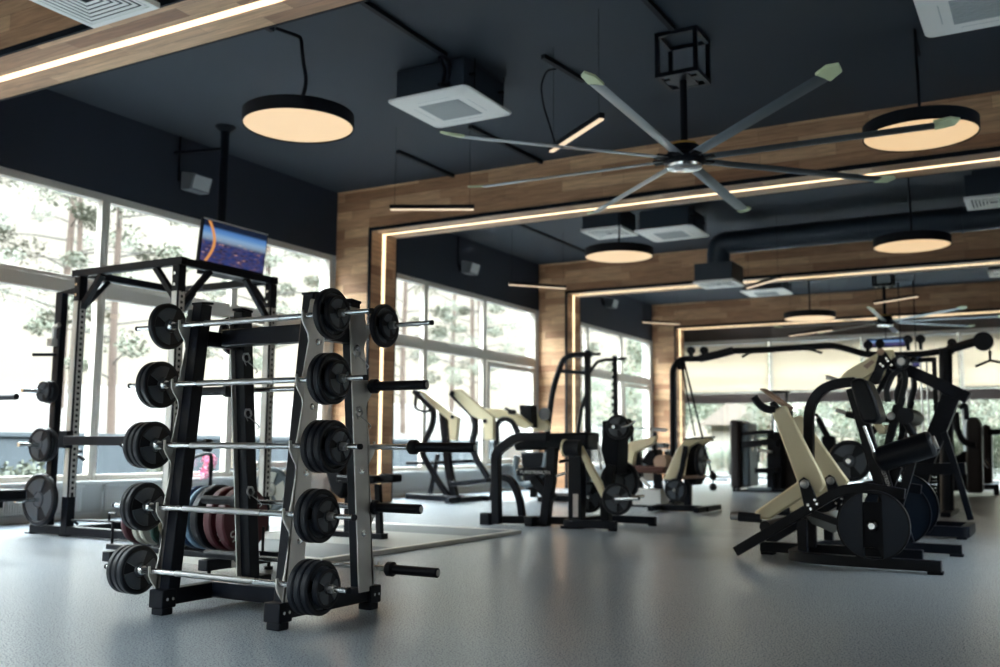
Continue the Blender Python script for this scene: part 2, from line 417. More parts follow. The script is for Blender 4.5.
# floor platform
PL = (-6.62, 5.65, -4.7, 8.68)
t = thing('lifting_platform', 'low lifting platform with aluminium edge on the floor behind the barbell rack', 'platform', (-5.7, 7.2, 0))
x0, y0, x1, y1 = PL
e = MB(); w = .06
e.box((x0, y0, 0), (x1, y0+w, .035)).box((x0, y1-w, 0), (x1, y1, .035)).box((x0, y0+w, 0), (x0+w, y1-w, .035)).box((x1-w, y0+w, 0), (x1, y1-w, .035))
e.build('edge_frame', 'silver', t, bevel=.004)
MB().box((x0+w, y0+w, 0), (x1-w, y0+1.0, .028)).build('rubber_mat', 'mat_dark', t)
MB().box((x0+w, y0+1.0, 0), (x1-w, y1-.8, .028)).build('board', 'mat_light', t)
MB().box((x0+w, y1-.8, 0), (x1-w, y1-w, .028)).build('rubber_mat', 'mat_dark', t)

# ------------------------------------------------------------------ ceiling things
def pendant():
    t = thing('pendant_lamp', 'x', 'lamp')
    r = .5
    MB().lathe((0, 0, 0), (0, 0, 1), [(.0, r-.012), (-.005, r-.004), (0, r), (.115, r), (.12, r-.006), (.12, 0)], 56).build('drum_shade', 'blackm', t)
    MB().lathe((0, 0, 0), (0, 0, 1), [(.006, r-.013), (.004, 0)], 56).build('diffuser', 'lamp', t)
    MB().cyl((0, 0, .12), (0, 0, .16), .035).build('cable_grip', 'blackm', t)
    return t
PEN = pendant()
pens = [((-5.87, 6.55, 3.73), 'round drum pendant lamp above the TV and squat rack, glowing warm'),
        ((-.985, 9.50, 3.73), 'round drum pendant lamp at the upper right behind a fan blade'),
        ((-5.51, 13.14, 3.64), 'round drum pendant lamp hanging just below the square ceiling vents'),
        ((-1.65, 14.3, 3.64), 'round drum pendant lamp on the right hanging in the second room'),
        ((-4.24, 19.89, 3.45), 'small-looking round pendant lamp beside the far ceiling fan')]
for k, (l, lb) in enumerate(pens):
    place(PEN, l, lb, k == 0, group='round drum pendant lamps')
for k, (l, lb) in enumerate(pens):
    wob = .06 if k == 0 else .01
    if k == 0: c = MB().tube([(l[0], l[1], l[2]+.16), (l[0]+.06, l[1]+.03, l[2]+.42), (l[0]+.01, l[1]+.02, l[2]+.62), (l[0]-.02, l[1]+.02, 4.58), (l[0]-.1, l[1]+.05, 4.63), (-6.3, 6.68, 4.80)], .018, 8, fil=.1)
    else: c = MB().tube([(l[0], l[1], l[2]+.16), (l[0]+wob*.3, l[1]+.02, l[2]+.4), (l[0]-wob, l[1]+.03, l[2]+.75), (l[0]-wob*1.2, l[1]+.04, CZ-.05), (l[0]-wob-.02, l[1]+.15, CZ-.015), (l[0]-wob-.05, l[1]+.8, CZ-.015)], .014, 8, fil=.12)
    tag(c.build('lamp_cable', 'blackm', loc=(l[0], l[1], CZ)), 'black cable running up from the '+['drum lamp above the TV', 'drum lamp at the upper right', 'drum lamp below the square vents', 'right drum lamp in the second room', 'farthest drum lamp'][k]+' to the ceiling', 'cable')

def cassette():
    t = thing('air_conditioner', 'x', 'air conditioner')
    MB().box((-.42, -.42, .03), (.42, .42, .36)).build('housing', 'duct', t, bevel=.01)
    def rsq(h, r, z):
        o = []
        for q in range(4):
            cx, cy = (h-r)*(1 if q in (0, 3) else -1), (h-r)*(1 if q < 2 else -1)
            for k in range(6): a = q*PI/2+PI/2*k/5; o.append((cx+r*math.cos(a), cy+r*math.sin(a), z))
        return o
    p = MB(); rr = [[p.bm.verts.new(v) for v in rsq(h_, r_, z_)] for h_, r_, z_ in ((.34, .04, -.004), (.36, .05, -.006), (.49, .07, .012), (.5, .075, .022), (.5, .075, .032))]
    for A_, B_ in zip(rr, rr[1:]):
        for j in range(24): p.face([A_[j], A_[(j+1) % 24], B_[(j+1) % 24], B_[j]])
    p.face(rr[0]); p.face(rr[-1]); p.build('fascia', 'ac', t)
    g = MB(); g.box((-.25, -.25, -.006), (.25, .25, 0))
    for k in range(9): g.box((-.24, -.235+k*.055, -.012), (.24, -.215+k*.055, -.006))
    g.build('grille', 'acgrille', t)
    for a, b in (((-.2, -.36), (.2, -.33)), ((-.2, .33), (.2, .36)), ((-.36, -.2), (-.33, .2)), ((.33, -.2), (.36, .2))):
        MB().box((a[0], a[1], -.004), (b[0], b[1], .004)).build('air_slot', 'acgrille', t)
    for sx in (-.48, .48):
        for sy in (-.3, .3):
            h = MB(); h.box((min(sx, sx*.86), sy-.02, .2), (max(sx, sx*.86), sy+.02, .22)); h.cyl((sx, sy, .05), (sx, sy, .373), .006, 6); h.build('hanger', 'blackm', t)
    return t
AC = cassette()
for k, (l, lb) in enumerate([((-5.52, 8.55, 4.45), 'white square ceiling air conditioner left of the ceiling fan'),
                             ((-.36, 8.55, 4.45), 'white square ceiling air conditioner cut off at the top right corner'),
                             ((-5.46, 15.32, 4.39), 'white square ceiling air conditioner right of the square air vent in the second room'),
                             ((-5.7, 22.3, 4.40), 'white square ceiling air conditioner far away above the linear lamp')]):
    place(AC, l, lb, k == 0, group='ceiling cassette air conditioners')

def diffuser():
    t = thing('air_vent', 'x', 'vent')
    h = .36
    f = MB()
    for a, b in (((-h, -h), (h, -h+.05)), ((-h, h-.05), (h, h)), ((-h, -h+.05), (-h+.05, h-.05)), ((h-.05, -h+.05), (h, h-.05))): f.box((a[0], a[1], -.012), (b[0], b[1], .03))
    f.build('vent_frame', 'ac', t, bevel=.004)
    for s in range(4):
        sl = MB()
        for k in range(6):
            r = h-.06-k*.045; r2 = r-.024
            if r2 < .02: break
            poly = [V((-r, -r, -.010)), V((r, -r, -.010)), V((r2, -r2, -.008)), V((-r2, -r2, -.008))]
            poly = [Matrix.Rotation(s*PI/2, 3, 'Z') @ p for p in poly]
            sl.prism(poly, (0, 0, .004))
        sl.build('louvre', 'ac', t)
    MB().box((-h+.055, -h+.055, .005), (h-.055, h-.055, .03)).build('dark_throat', 'dark_slot', t)
    MB().box((-h+.02, -h+.02, .03), (h-.02, h-.02, .34)).build('plenum_box', 'duct', t, bevel=.006)
    return t
DF = diffuser()
for k, (l, lb) in enumerate([((-5.87, 4.28, 4.0), 'louvred square air vent at the top left corner above the beam'),
                             ((-6.35, 14.75, 4.4), 'square air vent on a dark box in the second room, left of the air conditioner'),
                             ((-5.15, 16.85, 3.76), 'square air vent at the bottom of the duct elbow'),
                             ((-.65, 15.1, 4.33), 'louvred air vent at the right edge, the nearer of two'),
                             ((-.72, 21.4, 4.33), 'louvred air vent at the right edge, the farther and lower of two')]):
    place(DF, l, lb, k == 0, group='square louvred air vents')
tag(MB().box((-6.05, 4.1, 4.342), (-5.69, 4.46, CZ-.004)).build('duct_neck', 'duct', loc=(-5.87, 4.28, CZ)), 'dark duct stub above the top left air vent', 'duct')
tag(MB().box((-6.62, 14.48, 4.742), (-6.08, 15.02, CZ)).build('duct_neck', 'duct', loc=(-6.35, 14.75, CZ)), 'dark duct stub above the square vent left of the air conditioner', 'duct')
d = thing('air_duct', 'long round dark duct crossing the second room with an elbow down to a vent', 'duct', (-5.15, 16.8, 4.5))
MB().tube([(-5.15, 16.85, 4.105), (-5.15, 16.85, 4.5), (RX-.02, 16.85, 4.5)], .2, 24, fil=.3).build('duct_pipe', 'duct', d)
for x in (-2.6, -1.2, .2): MB().lathe((x, 16.85, 4.5), (1, 0, 0), [(0, .2), (0, .215), (.03, .215), (.03, .2)], 24).build('joint_ring', 'duct', d)
tag(MB().box((-5.6, 12.7, 4.5), (RX-.02, 13.25, 4.76)).build('air_duct', 'duct', bevel=.01, loc=(-1, 13, 4.76)), 'flat rectangular dark duct just behind the first lit doorway head', 'duct')
tag(MB().box((-.9, 14.85, 4.675), (RX-.02, 15.35, CZ-.006)).build('air_duct', 'duct', loc=(0, 15, CZ)), 'dark duct above the nearer right edge vent', 'duct')
tag(MB().box((-.95, 21.1, 4.675), (RX-.02, 21.7, CZ-.006)).build('air_duct', 'duct', loc=(0, 21.4, CZ)), 'dark duct above the farther right edge vent', 'duct')

# ceiling fans
def fan():
    t = thing('ceiling_fan', 'x', 'fan')
    for k in range(8):
        a = math.radians(1.6+45*k); ca, sa = math.cos(a), math.sin(a)
        b = MB(); pts = []
        tw = math.radians(-12)
        prof = [(-.062, 0), (-.035, .012), (.015, .016), (.062, .004), (.015, -.006), (-.035, -.007)]
        rings = []
        for r in (.2, .5, 1.2, 2.2):
            ring = []
            for (p, q) in prof:
                pp = p*math.cos(tw)-q*math.sin(tw); qq = p*math.sin(tw)+q*math.cos(tw)
                ring.append(b.bm.verts.new((ca*r-sa*pp, sa*r+ca*pp, qq)))
            rings.append(ring)
        for A, B in zip(rings, rings[1:]):
            for j in range(6): b.face([A[j], A[(j+1) % 6], B[(j+1) % 6], B[j]])
        b.face(rings[0]); b.face(rings[-1])
        bo = b.build('blade', 'alu', t)
        w = MB()
        def P(r, p, q): return (ca*r-sa*p, sa*r+ca*p, q)
        w.prism([P(2.195, -.066, .012), P(2.195, .066, -.018), P(2.35, .055, -.005), P(2.40, -.01, .02), P(2.33, -.066, .025)], (0, 0, .02))
        w.build('winglet', 'tipgreen', bo)
        MB().prism([P(.12, -.035, -.012), P(.12, .035, -.012), P(.3, .045, -.008), P(.3, -.045, -.014)], (0, 0, .03)).build('blade_holder', 'blackm', bo)
    MB().lathe((0, 0, 0), (0, 0, 1), [(-.06, 0), (-.06, .17), (-.03, .2), (.03, .2), (.06, .16), (.13, .14), (.13, 0)], 36).build('motor_hub', 'blackm', t)
    MB().lathe((0, 0, 0), (0, 0, 1), [(-.1, 0), (-.098, .12), (-.085, .165), (-.06, .17), (-.06, 0)], 36).build('hub_cap', 'chrome', t)
    MB().lathe((0, 0, 0), (0, 0, 1), [(.13, 0), (.13, .12), (.155, .12), (.155, 0)], 24).build('warning_ring', 'yellow', t)
    MB().cyl((0, 0, .15), (0, 0, .85), .035).build('drop_rod', 'blackm', t)
    c = MB(); h = .19; z0, z1 = .78, CZ-3.6-.002
    for sx in (-h, h):
        for sy in (-h, h): c.cbox((sx, sy, (z0+z1)/2), (.04, .04, z1-z0))
    for z in (z0+.02, z1-.02):
        for s_ in (-h, h): c.cbox((0, s_, z), (2*h, .04, .04)); c.cbox((s_, 0, z), (.04, 2*h, .04))
    c.cbox((0, 0, z0+.02), (.2, 2*h, .03)); c.cbox((0, 0, z0+.02), (2*h, .12, .02))
    c.build('mounting_cage', 'black', t)
    return t
FAN = fan()
place(FAN, (-3.0, 8.78, 3.6), 'large eight-blade ceiling fan hanging in the near room', True, group='eight-blade ceiling fans')
place(FAN, (-3.2, 22.5, 3.62), 'eight-blade ceiling fan far away beyond the second doorway', False, group='eight-blade ceiling fans')

# linear hanging lamps
lin = [((-7.09, 9.62), (-6.16, 10.11), 3.8, 'thin horizontal linear lamp hanging before the first wooden wall'),
       ((-4.26, 8.44), (-3.41, 7.77), 3.8, 'tilted-looking linear lamp between the fan blades'),
       ((-8.53, 15.22), (-7.8, 16.09), 3.8, 'thin linear lamp in the second room near its left windows'),
       ((-4.75, 17.2), (-3.98, 16.45), 3.74, 'linear lamp hanging in the second room right of the duct vent'),
       ((-8.35, 21.28), (-7.69, 22.02), 3.8, 'thin linear lamp in the third room near its left windows'),
       ((-3.12, 20.56), (-2.23, 19.99), 3.8, 'linear lamp hanging just in front of the far ceiling fan'),
       ((-5.68, 24.3), (-4.5, 23.5), 3.65, 'linear lamp hanging lowest, left of the far ceiling fan'),
       ]
for k, (a, b, z, lb) in enumerate(lin):
    a, b = V((a[0], a[1], z)), V((b[0], b[1], z)); t = thing('linear_lamp', lb, 'lamp', (a+b)/2, 'thin linear hanging lamps')
    MB().bar([a, b], .05, .05).build('housing', 'blackm', t)
    d_ = (b-a).normalized()
    MB().bar([a-V((0, 0, .032))+d_*.01, b-V((0, 0, .032))-d_*.01], .044, .015).build('diffuser', 'led_dim', t)
    w = MB(); e1, e2 = a+d_*.06, b-d_*.06
    for e_ in (e1, e2): w.tube([e_+V((0, 0, .02)), (e_.x, e_.y, CZ-.001)], (.0025 if k != 1 else .002), 6)
    w.build('suspension_wire', 'blackm', t)

# conduits on the ceiling
for (a, b, lb) in [((-7.58, 10.44), (-7.56, 11.8), 'black conduit on the ceiling ending above the first linear lamp'),
                   ((-6.18, 10.02), (-6.1, 11.8), 'black conduit on the ceiling right behind the near air conditioner'),
                   ((-5.22, 5.6), (-5.24, 8.0), 'black conduit on the ceiling leading to the near air conditioner'),
                   ((-3.0, 5.6), (-3.0, 8.5), 'thin black conduit on the ceiling leading to the fan cage'),
                   ((-4.38, 8.5), (-4.3, 9.3), 'short black conduit on the ceiling left of the fan'),
                   ((-6.38, 5.6), (-6.36, 6.69), 'short black conduit on the ceiling behind the first beam'),
                   ((-8.2, 14.5), (-8.2, 18.6), 'black conduit on the second room ceiling above the linear lamp')]:
    c = MB(); a3, b3 = V((a[0], a[1], CZ-.022)), V((b[0], b[1], CZ-.022))
    c.bar([a3, b3], .05, .044)
    tag(c.build('conduit', 'blackm', loc=(a[0], a[1], CZ)), lb, 'conduit')
tag(MB().tube([(-5.24, 7.98, 4.79), (-5.26, 8.12, 4.76), (-5.28, 8.16, 4.55), (-5.3, 8.0, 4.5)], .022, 8, fil=.06).tube([(-5.30, 7.98, 4.79), (-5.32, 8.12, 4.72), (-5.33, 8.1, 4.56), (-5.3, 7.98, 4.5)], .018, 8, fil=.06).build('refrigerant_hose', 'blackm', loc=(-5.3, 8, CZ)), 'pair of black hoses bending down to the near air conditioner', 'hose')
tag(MB().tube([(-4.4, 8.83, 4.79), (-4.44, 8.7, 4.74), (-4.46, 8.6, 4.55), (-4.40, 8.55, 4.3), (-4.2, 8.42, 3.84)], .008, 8, fil=.1).build('lamp_cable', 'blackm', loc=(-4.4, 8.8, CZ)), 'thin cable drooping to the tilted linear lamp near the fan', 'cable')

# wall speakers
for k, (y, z, lb) in enumerate([(8.72, 4.2, 'small grey speaker on the dark wall left of the TV pole'), (15.49, 4.2, 'small grey speaker high on the second room window wall'), (22.2, 4.42, 'small grey speaker high on the third room window wall')]):
    t = thing('wall_speaker', lb, 'speaker', (WX, y, z), 'wall speakers above the windows')
    b = MB(); b.prism([(WX+.12, y-.16, z-.11), (WX+.12, y-.16, z+.13), (WX+.36, y-.16, z+.08), (WX+.30, y-.16, z-.12)], (0, .32, 0)); b.build('cabinet', 'grey_pl', t, bevel=.015)
    MB().prism([(WX+.302, y-.135, z-.10), (WX+.357, y-.135, z+.065), (WX+.363, y-.135, z+.063), (WX+.308, y-.135, z-.102)], (0, .27, 0)).build('front_grille', 'steel' if False else 'acgrille', t)
    MB().box((WX, y-.05, z-.05), (WX+.02, y+.05, z+.08)).tube([(WX+.02, y, z), (WX+.13, y, z)], .02, 8).build('bracket', 'blackm', t)
    MB().tube([(WX+.012, y-.1, z+.03), (WX+.012, y-.1, CZ-.002)], .012, 6).build('cable', 'blackm', t)

# ------------------------------------------------------------------ weight plates
def grip_plate(name, r, t, parent, c, axis, matl='rubber', face='rubber_face', hub=.32):
    """rubber plate with rim, recessed face and three raised sectors leaving grip gaps; c = inner face centre"""
    c = V(c); ax = V(axis).normalized()
    o = MB().lathe(c, ax, [(t*.12, 0), (t*.12, r*.8), (0, r*.84), (0, r*.95), (t*.2, r), (t*.8, r), (t, r*.95), (t, r*.84), (t*.72, r*.8), (t*.72, 0)], 40).build(name, matl, parent)
    for s, base in ((1, t*.72), (-1, t*.12)):
        w = MB()
        for k in range(3):
            a = k*2*PI/3+.5
            w.sector(c+ax*base, ax*s, r*hub, r*.79, a, a+1.45, t*.2, 8)
        w.lathe(c+ax*base, ax*s, [(0, 0), (0, r*hub*.9), (t*.24, r*hub*.8), (t*.24, 0)], 24)
        w.build('raised_face', face, o)
    return o

# ------------------------------------------------------------------ barbell rack
YC = 3.885
TZ = [1.48, 1.165, .847, .53, .213]
yb = lambda z: 3.50+.0945*z            # bar position on the near side
rk = thing('barbell_rack', 'black and silver A-frame barbell rack with five tiers in the foreground', 'barbell rack', (-3.615, YC, 0))
def leg_yz(x, side):
    f = lambda y: y if side < 0 else 2*YC-y
    b = MB(); z0, z1 = .06, 1.6
    c0, c1 = f(yb(z0)+.085), f(yb(z1)+.085)
    b.bar([(x, c0, z0), (x, c1, z1)], .07, .075, side=(1, 0, 0))
    lg = b.build('leg', 'black', rk, bevel=.005)
    MB().bar([(x, c1, z1), (x, c1+.001*side, z1+.012)], .078, .083, side=(1, 0, 0)).build('end_cap', 'blackm', lg)
    return lg
XL, XR = -3.985, -3.215
for x, px in ((XL, XL-.044), (XR, XR+.036)):
    for side in (-1, 1):
        f = lambda y: y if side < 0 else 2*YC-y
        lg = leg_yz(x, side)
        pts = [(yb(.1)+.15, .10), (yb(.1)+.03, .10)]
        for z in TZ[::-1]:
            y = yb(z)
            pts += [(y+.026, z-.12), (y+.018, z-.085), (y-.014, z-.045), (y-.028, z-.02), (y-.030, z+.026), (y-.018, z+.028), (y-.014, z-.008), (y, z-.0155), (y+.014, z-.008), (y+.017, z+.02), (y+.026, z+.05), (y+.031, z+.08)]
        pts += [(yb(1.56)+.03, 1.57), (yb(1.56)+.15, 1.57)]
        MB().prism([(px, f(a), b) for a, b in pts], (.008, 0, 0)).build('hook_plate', 'silver', rk, bevel=.002)
        for z in (1.36, 1.04, .72, .40):
            yy = f(yb(z)+.10); s = -1 if x == XL else 1
            q = px if s < 0 else px+.008
            MB().lathe((q, yy, z), (s, 0, 0), [(0, 0), (0, .017), (.004, .017), (.006, .011), (.014, .010), (.016, 0)], 12).build('bolt', 'chrome', rk)
    fb = MB().box((x-.035, 3.56, .045), (x+.035, 4.21, .125)).build('base_beam', 'black', rk, bevel=.006)
    for yy in (3.52, 4.25):
        yy += .03 if yy < 4 else -.01
        ft = MB().box((x-.045, yy-.045, .035), (x+.055, yy+.045, .125)).box((x-.035, yy-.035, 0), (x+.045, yy+.035, .035)).build('foot', 'blackm', rk, bevel=.006)
        for dy in (-.018, .018):
            MB().cyl((x+.055, yy+dy, .08), (x+.061, yy+dy, .08), .008, 10).build('bolt', 'chrome', ft)
    MB().box((x-.03, YC-.12, 1.38), (x+.03, YC+.12, 1.46)).build('top_tie', 'black', rk, bevel=.005)
cb = MB().box((XL+.04, YC-.045, 1.385), (XR-.04, YC+.045, 1.475)).build('cross_beam', 'black', rk, bevel=.006)
MB().box((XL+.04, YC-.04, .05), (XR-.04, YC+.04, .135)).build('cross_beam', 'black', rk, bevel=.006)

# ------------------------------------------------------------------ barbells
ordi = ['top', 'second', 'middle', 'fourth', 'lowest']
nb = [1, 2, 3, 2, 3]
R0, RS = .124, .088
for i, z in enumerate(TZ):
    y = yb(z); zc = z+.0005
    t = thing('barbell', 'short fixed barbell with black plates on the %s tier of the rack, near side' % ordi[i], 'barbell', (-3.6, y, z), 'fixed barbells on the near side of the rack')
    s = MB(); s.cyl((-4.1, y, zc), (-3.05, y, zc), .0145, 16)
    s.build('shaft', 'chrome', t)
    k = MB(); k.lathe((-3.86, y, zc), (1, 0, 0), [(0, .0146), (.001, .0155), (.52, .0155), (.521, .0146)], 16)
    k.build('knurled_grip', 'steel', t)
    for sgn in (-1, 1):
        xs = -3.575+sgn*.53
        MB().lathe((xs, y, zc), (sgn, 0, 0), [(-.012, 0), (-.012, .022), (0, .03), (.01, .03), (.01, 0)], 20).build('inner_collar', 'chrome', t)
        xx = xs+sgn*.012
        for n in range(nb[i]):
            grip_plate('weight_plate', R0-(.001*n), .037, t, (xx, y, zc), (sgn, 0, 0)); xx += sgn*.039
        grip_plate('weight_plate', RS, .030, t, (xx, y, zc), (sgn, 0, 0)); xx += sgn*.031
        MB().lathe((xx, y, zc), (sgn, 0, 0), [(0, 0), (0, .02), (.022, .02), (.026, .016), (.034, .016), (.034, 0)], 8).build('nut', 'steel', t)
        end = -3.575+sgn*.805
        MB().cyl((xx+sgn*.02, y, zc), (end-sgn*.012, y, zc), .0125, 16).build('sleeve', 'chrome', t)
        MB().lathe((end-sgn*.014, y, zc), (sgn, 0, 0), [(0, 0), (0, .0135), (.014, .0135), (.014, 0)], 16).build('end_cap', 'blackm', t)
for i, z in enumerate(TZ):
    y = 2*YC-yb(z); zc = z
    lb = ['short fixed barbell with one black plate at the top of the rack, far side'] + ['long empty bar with thick black sleeves on the %s tier of the rack, far side' % ordi[k] for k in range(1, 5)]
    t = thing('barbell', lb[i], 'barbell', (-3.6, y, z), 'barbells on the far side of the rack')
    if i == 0:
        MB().cyl((-4.13, y, zc), (-3.13, y, zc), .0145, 16).build('shaft', 'chrome', t)
        for sgn in (-1, 1):
            xs = -3.6+sgn*.52
            MB().lathe((xs-sgn*.03, y, zc), (sgn, 0, 0), [(-.012, 0), (-.012, .022), (0, .03), (.03, .026), (.03, 0)], 20).build('inner_collar', 'chrome', t)
            grip_plate('weight_plate', .115, .035, t, (xs, y, zc), (sgn, 0, 0))
            grip_plate('weight_plate', .075, .02, t, (xs+sgn*.036, y, zc), (sgn, 0, 0))
            MB().lathe((xs+sgn*.057, y, zc), (sgn, 0, 0), [(0, 0), (0, .02), (.03, .02), (.03, 0)], 8).build('nut', 'steel', t)
            MB().cyl((xs+sgn*.08, y, zc), (-3.6+sgn*.84, y, zc), .0125, 16).build('sleeve', 'chrome', t)
            MB().lathe((-3.6+sgn*.83, y, zc), (sgn, 0, 0), [(0, 0), (0, .0135), (.012, .0135), (.012, 0)], 16).build('end_cap', 'blackm', t)
    else:
        cu = {1: (374, 427), 2: (413, 475), 3: (374, 421), 4: (390, 438)}[i]
        vv = {1: 384, 2: 447, 3: 507, 4: 570}[i]
        xc, xt = at(cu[0], vv, y=y).x, at(cu[1], vv, y=y).x
        off = {2: .28}.get(i, 0)
        for sgn in (-1, 1):
            cl = {1: (229, 201), 2: (208, 168), 3: (236, 203), 4: (240, 205)}[i]
            xa = xc if sgn > 0 else at(cl[0], vv, y=y).x; xb = xt if sgn > 0 else at(cl[1], vv, y=y).x
            MB().lathe((xa, y, zc), (sgn, 0, 0), [(-.03, 0), (-.03, .022), (-.012, .038), (.02, .038), (.03, .026), (.03, 0)], 24).build('collar', 'rubber', t)
            MB().lathe((xa, y, zc), (sgn, 0, 0), [(.03, 0), (.03, .025), (abs(xb-xa)-.004, .025), (abs(xb-xa), .021), (abs(xb-xa), 0)], 24).build('sleeve', 'black', t)
            MB().lathe((xb, y, zc), (sgn, 0, 0), [(0, 0), (0, .016), (.002, .016), (.002, .011), (.001, .010), (.001, 0)], 20).build('end_disc', 'steel', t)
            if sgn < 0: xl = xa
        MB().cyl((xl+.02, y, zc), (xc-.02, y, zc), .0145, 16).build('shaft', 'chrome', t)

# spring clips hanging from pegs on the rack
def spring_clip(p, lb, ang=0, sz=1):
    p = V(p); mb = MB(); pts = []
    for k in range(49):
        a = 2*PI*k/16; pts.append(p+V((-.006+.012*k/48, math.cos(a)*.024*sz, -.024*sz+math.sin(a)*.024*sz)))
    mb.tube(pts, .0028, 6)
    t = tag(mb.build('spring_clip', 'steel', loc=p), lb, 'spring clip', 'spring clips hanging on the rack')
    for s in (-1, 1):
        e = p+V((s*.012, .0, -.048*sz)); q = e+V((s*.03, .055*math.cos(ang), -.06*math.sin(ang+.6)))
        MB().tube([e, (e+q)/2+V((0, .006, 0)), q, q+V((.0, -.02, -.012))], .0028, 6, fil=.01).build('handle', 'steel', t)
    return t
for (x, side, z, lb) in [(XR+.062, 1, 1.36, 'wire spring clip hanging high on the right far leg of the rack'),
                         (XR+.062, 1, 1.05, 'wire spring clip hanging on the right far leg below the second tier'),
                         (XL+.055, 1, 1.36, 'wire spring clip hanging high inside the left far leg'),
                         (XL+.055, 1, 1.05, 'wire spring clip hanging inside the left far leg under the second tier'),
                         (XL+.055, 1, .62, 'wire spring clip hanging inside the left far leg above the red plates')]:
    y = 2*YC-yb(z)-.12
    x0 = (XR if x > -3.5 else XL)+.036
    spring_clip((x, y, z), lb, .4)
    tag(MB().cyl((x0 if x < -3.5 else x0+.008, y, z-.002), (x+.012, y, z-.002), .006, 8).build('peg', 'steel', loc=(x, y, z)), 'steel peg for the '+lb.split(' hanging ')[0]+' '+lb.split(' hanging ')[1], 'peg')

# ------------------------------------------------------------------ plate rack with coloured plates
PYY = 4.95
pr = thing('plate_rack', 'low black plate rack on the floor behind the barbell rack, holding coloured plates', 'plate rack', (-5.1, PYY, 0))
for yy in (PYY-.12, PYY+.12):
    MB().box((-6.0, yy-.02, .10), (-4.6, yy+.02, .14)).build('rail', 'black', pr, bevel=.004)
MB().box((-5.9, PYY-.145, .055), (-4.7, PYY-.135, .10)).build('front_strip', 'silver', pr)
for xx in (-5.72, -4.8):
    b = MB().box((xx-.04, PYY-.36, .05), (xx+.04, PYY+.30, .12)).build('foot_beam', 'black', pr, bevel=.006)
    for yy in (PYY-.3, PYY+.25): MB().cyl((xx, yy, 0), (xx, yy, .02), .03, 14).cyl((xx, yy, .02), (xx, yy, .05), .012, 10).build('foot_pad', 'blackm', b)
for xx in (-4.74, -5.31, -5.46, -5.96):
    MB().tube([(xx, PYY-.12, .12), (xx, PYY-.12, .30)], .01, 8).tube([(xx, PYY+.12, .12), (xx, PYY+.12, .30)], .01, 8).build('divider', 'black', pr)
XSH = -.26
plates = [(-4.52, .215, .075, 'red', 'oxblood red bumper plate marked 25, rightmost in the plate rack'),
          (-4.64, .215, .07, 'red', 'oxblood red bumper plate second from the right in the plate rack'),
          (-4.76, .22, .07, 'rubber', 'black bumper plate left of the two red plates'),
          (-4.86, .215, .045, 'lblue', 'pale grey-blue plate in the plate rack'),
          (-4.93, .215, .055, 'blue', 'blue bumper plate in the middle of the plate rack'),
          (-5.10, .21, .05, 'olive', 'olive plate left of the blue plates'),
          (-5.27, .135, .04, 'green', 'small dark green plate in the plate rack'),
          (-5.38, .135, .04, 'pwhite', 'small off-white plate beside the green one'),
          (-5.45, .135, .04, 'pwhite', 'small off-white plate left of the other white one'),
          (-5.53, .16, .045, 'dred', 'dark red plate at the left end of the plate rack')]
for x, r, th, mt, lb in plates:
    x += XSH
    zc = .16+r-.02
    t = thing('bumper_plate', lb, 'weight plate', (x, PYY, zc), 'coloured plates in the low rack')
    MB().lathe((x-th, PYY, zc), (1, 0, 0), [(0, .027), (0, r*.96), (.012, r), (th-.012, r), (th, r*.96), (th, r*.42), (th-.012, r*.36), (th-.012, .027), (0, .027)], 44).build('rubber_disc', mt, t)
    MB().lathe((x-th, PYY, zc), (1, 0, 0), [(.004, .026), (.004, .06), (th-.008, .06), (th-.008, .026), (.004, .026)], 24).build('steel_hub', 'steel', t)
    if r > .2 and mt == 'red':
        rm = (Matrix.Rotation(PI/2, 3, 'Z') @ Matrix.Rotation(PI/2, 3, 'X') @ Matrix.Rotation(math.radians(205), 3, 'Z')).to_euler()
        text('25' if mt == 'red' else '20', 'lettering', .10, (x+.001, PYY-.10, zc-.09), rm, 'lettering', t)
        text('kg', 'lettering', .05, (x+.001, PYY+.02, zc+.13), rm, 'lettering', t)
# extra long bar ends near the rack floor
# ------------------------------------------------------------------ squat rack
ax0, ax1, ay0, ay1, PZ = -8.07, -6.74, 6.03, 7.2, 2.44
sq = thing('squat_rack', 'black squat rack with pull-up frame standing behind the barbell rack by the windows', 'squat rack', ((ax0+ax1)/2, (ay0+ay1)/2, 0))
PW = .085
for (x, y) in ((ax0, ay0), (ax1, ay0), (ax1, ay1), (ax0, ay1)):
    sx = 1
    p = MB().box((x-PW/2, y-PW/2, .03), (x+PW/2, y+PW/2, PZ)).build('post', 'black', sq, bevel=.005)
    st = MB(); yy = y-PW/2
    st.box((x-.03, yy-.006, .36), (x+.03, yy, 2.2)); st.build('holed_strip', 'silver', p)
    xi = x+PW/2
    st = MB()
    zz = .40
    st.box((xi, y-.03, .36), (xi+.006, y-.016, 2.2)).box((xi, y+.016, .36), (xi+.006, y+.03, 2.2))
    while zz < 2.18:
        st.box((xi, y-.016, zz), (xi+.006, y+.016, zz+.026)); zz += .052
    st.build('holed_strip', 'silver', p)
    for z in (2.36, 2.26): MB().cyl((x, yy-.012, z), (x, yy, z), .014, 12).build('bolt', 'chrome', p)
h = .07
for a, b in (((ax0-.1, ay0, PZ+h/2), (ax1+.06, ay0, PZ+h/2)), ((ax0, ay1, PZ+h/2), (ax1+.06, ay1, PZ+h/2)), ((ax0, ay0+.04, PZ+h/2), (ax0, ay1-.04, PZ+h/2)), ((ax1, ay0+.04, PZ+h/2), (ax1, ay1-.04, PZ+h/2))):
    MB().bar([a, b], h, h).build('top_beam', 'black', sq, bevel=.005)
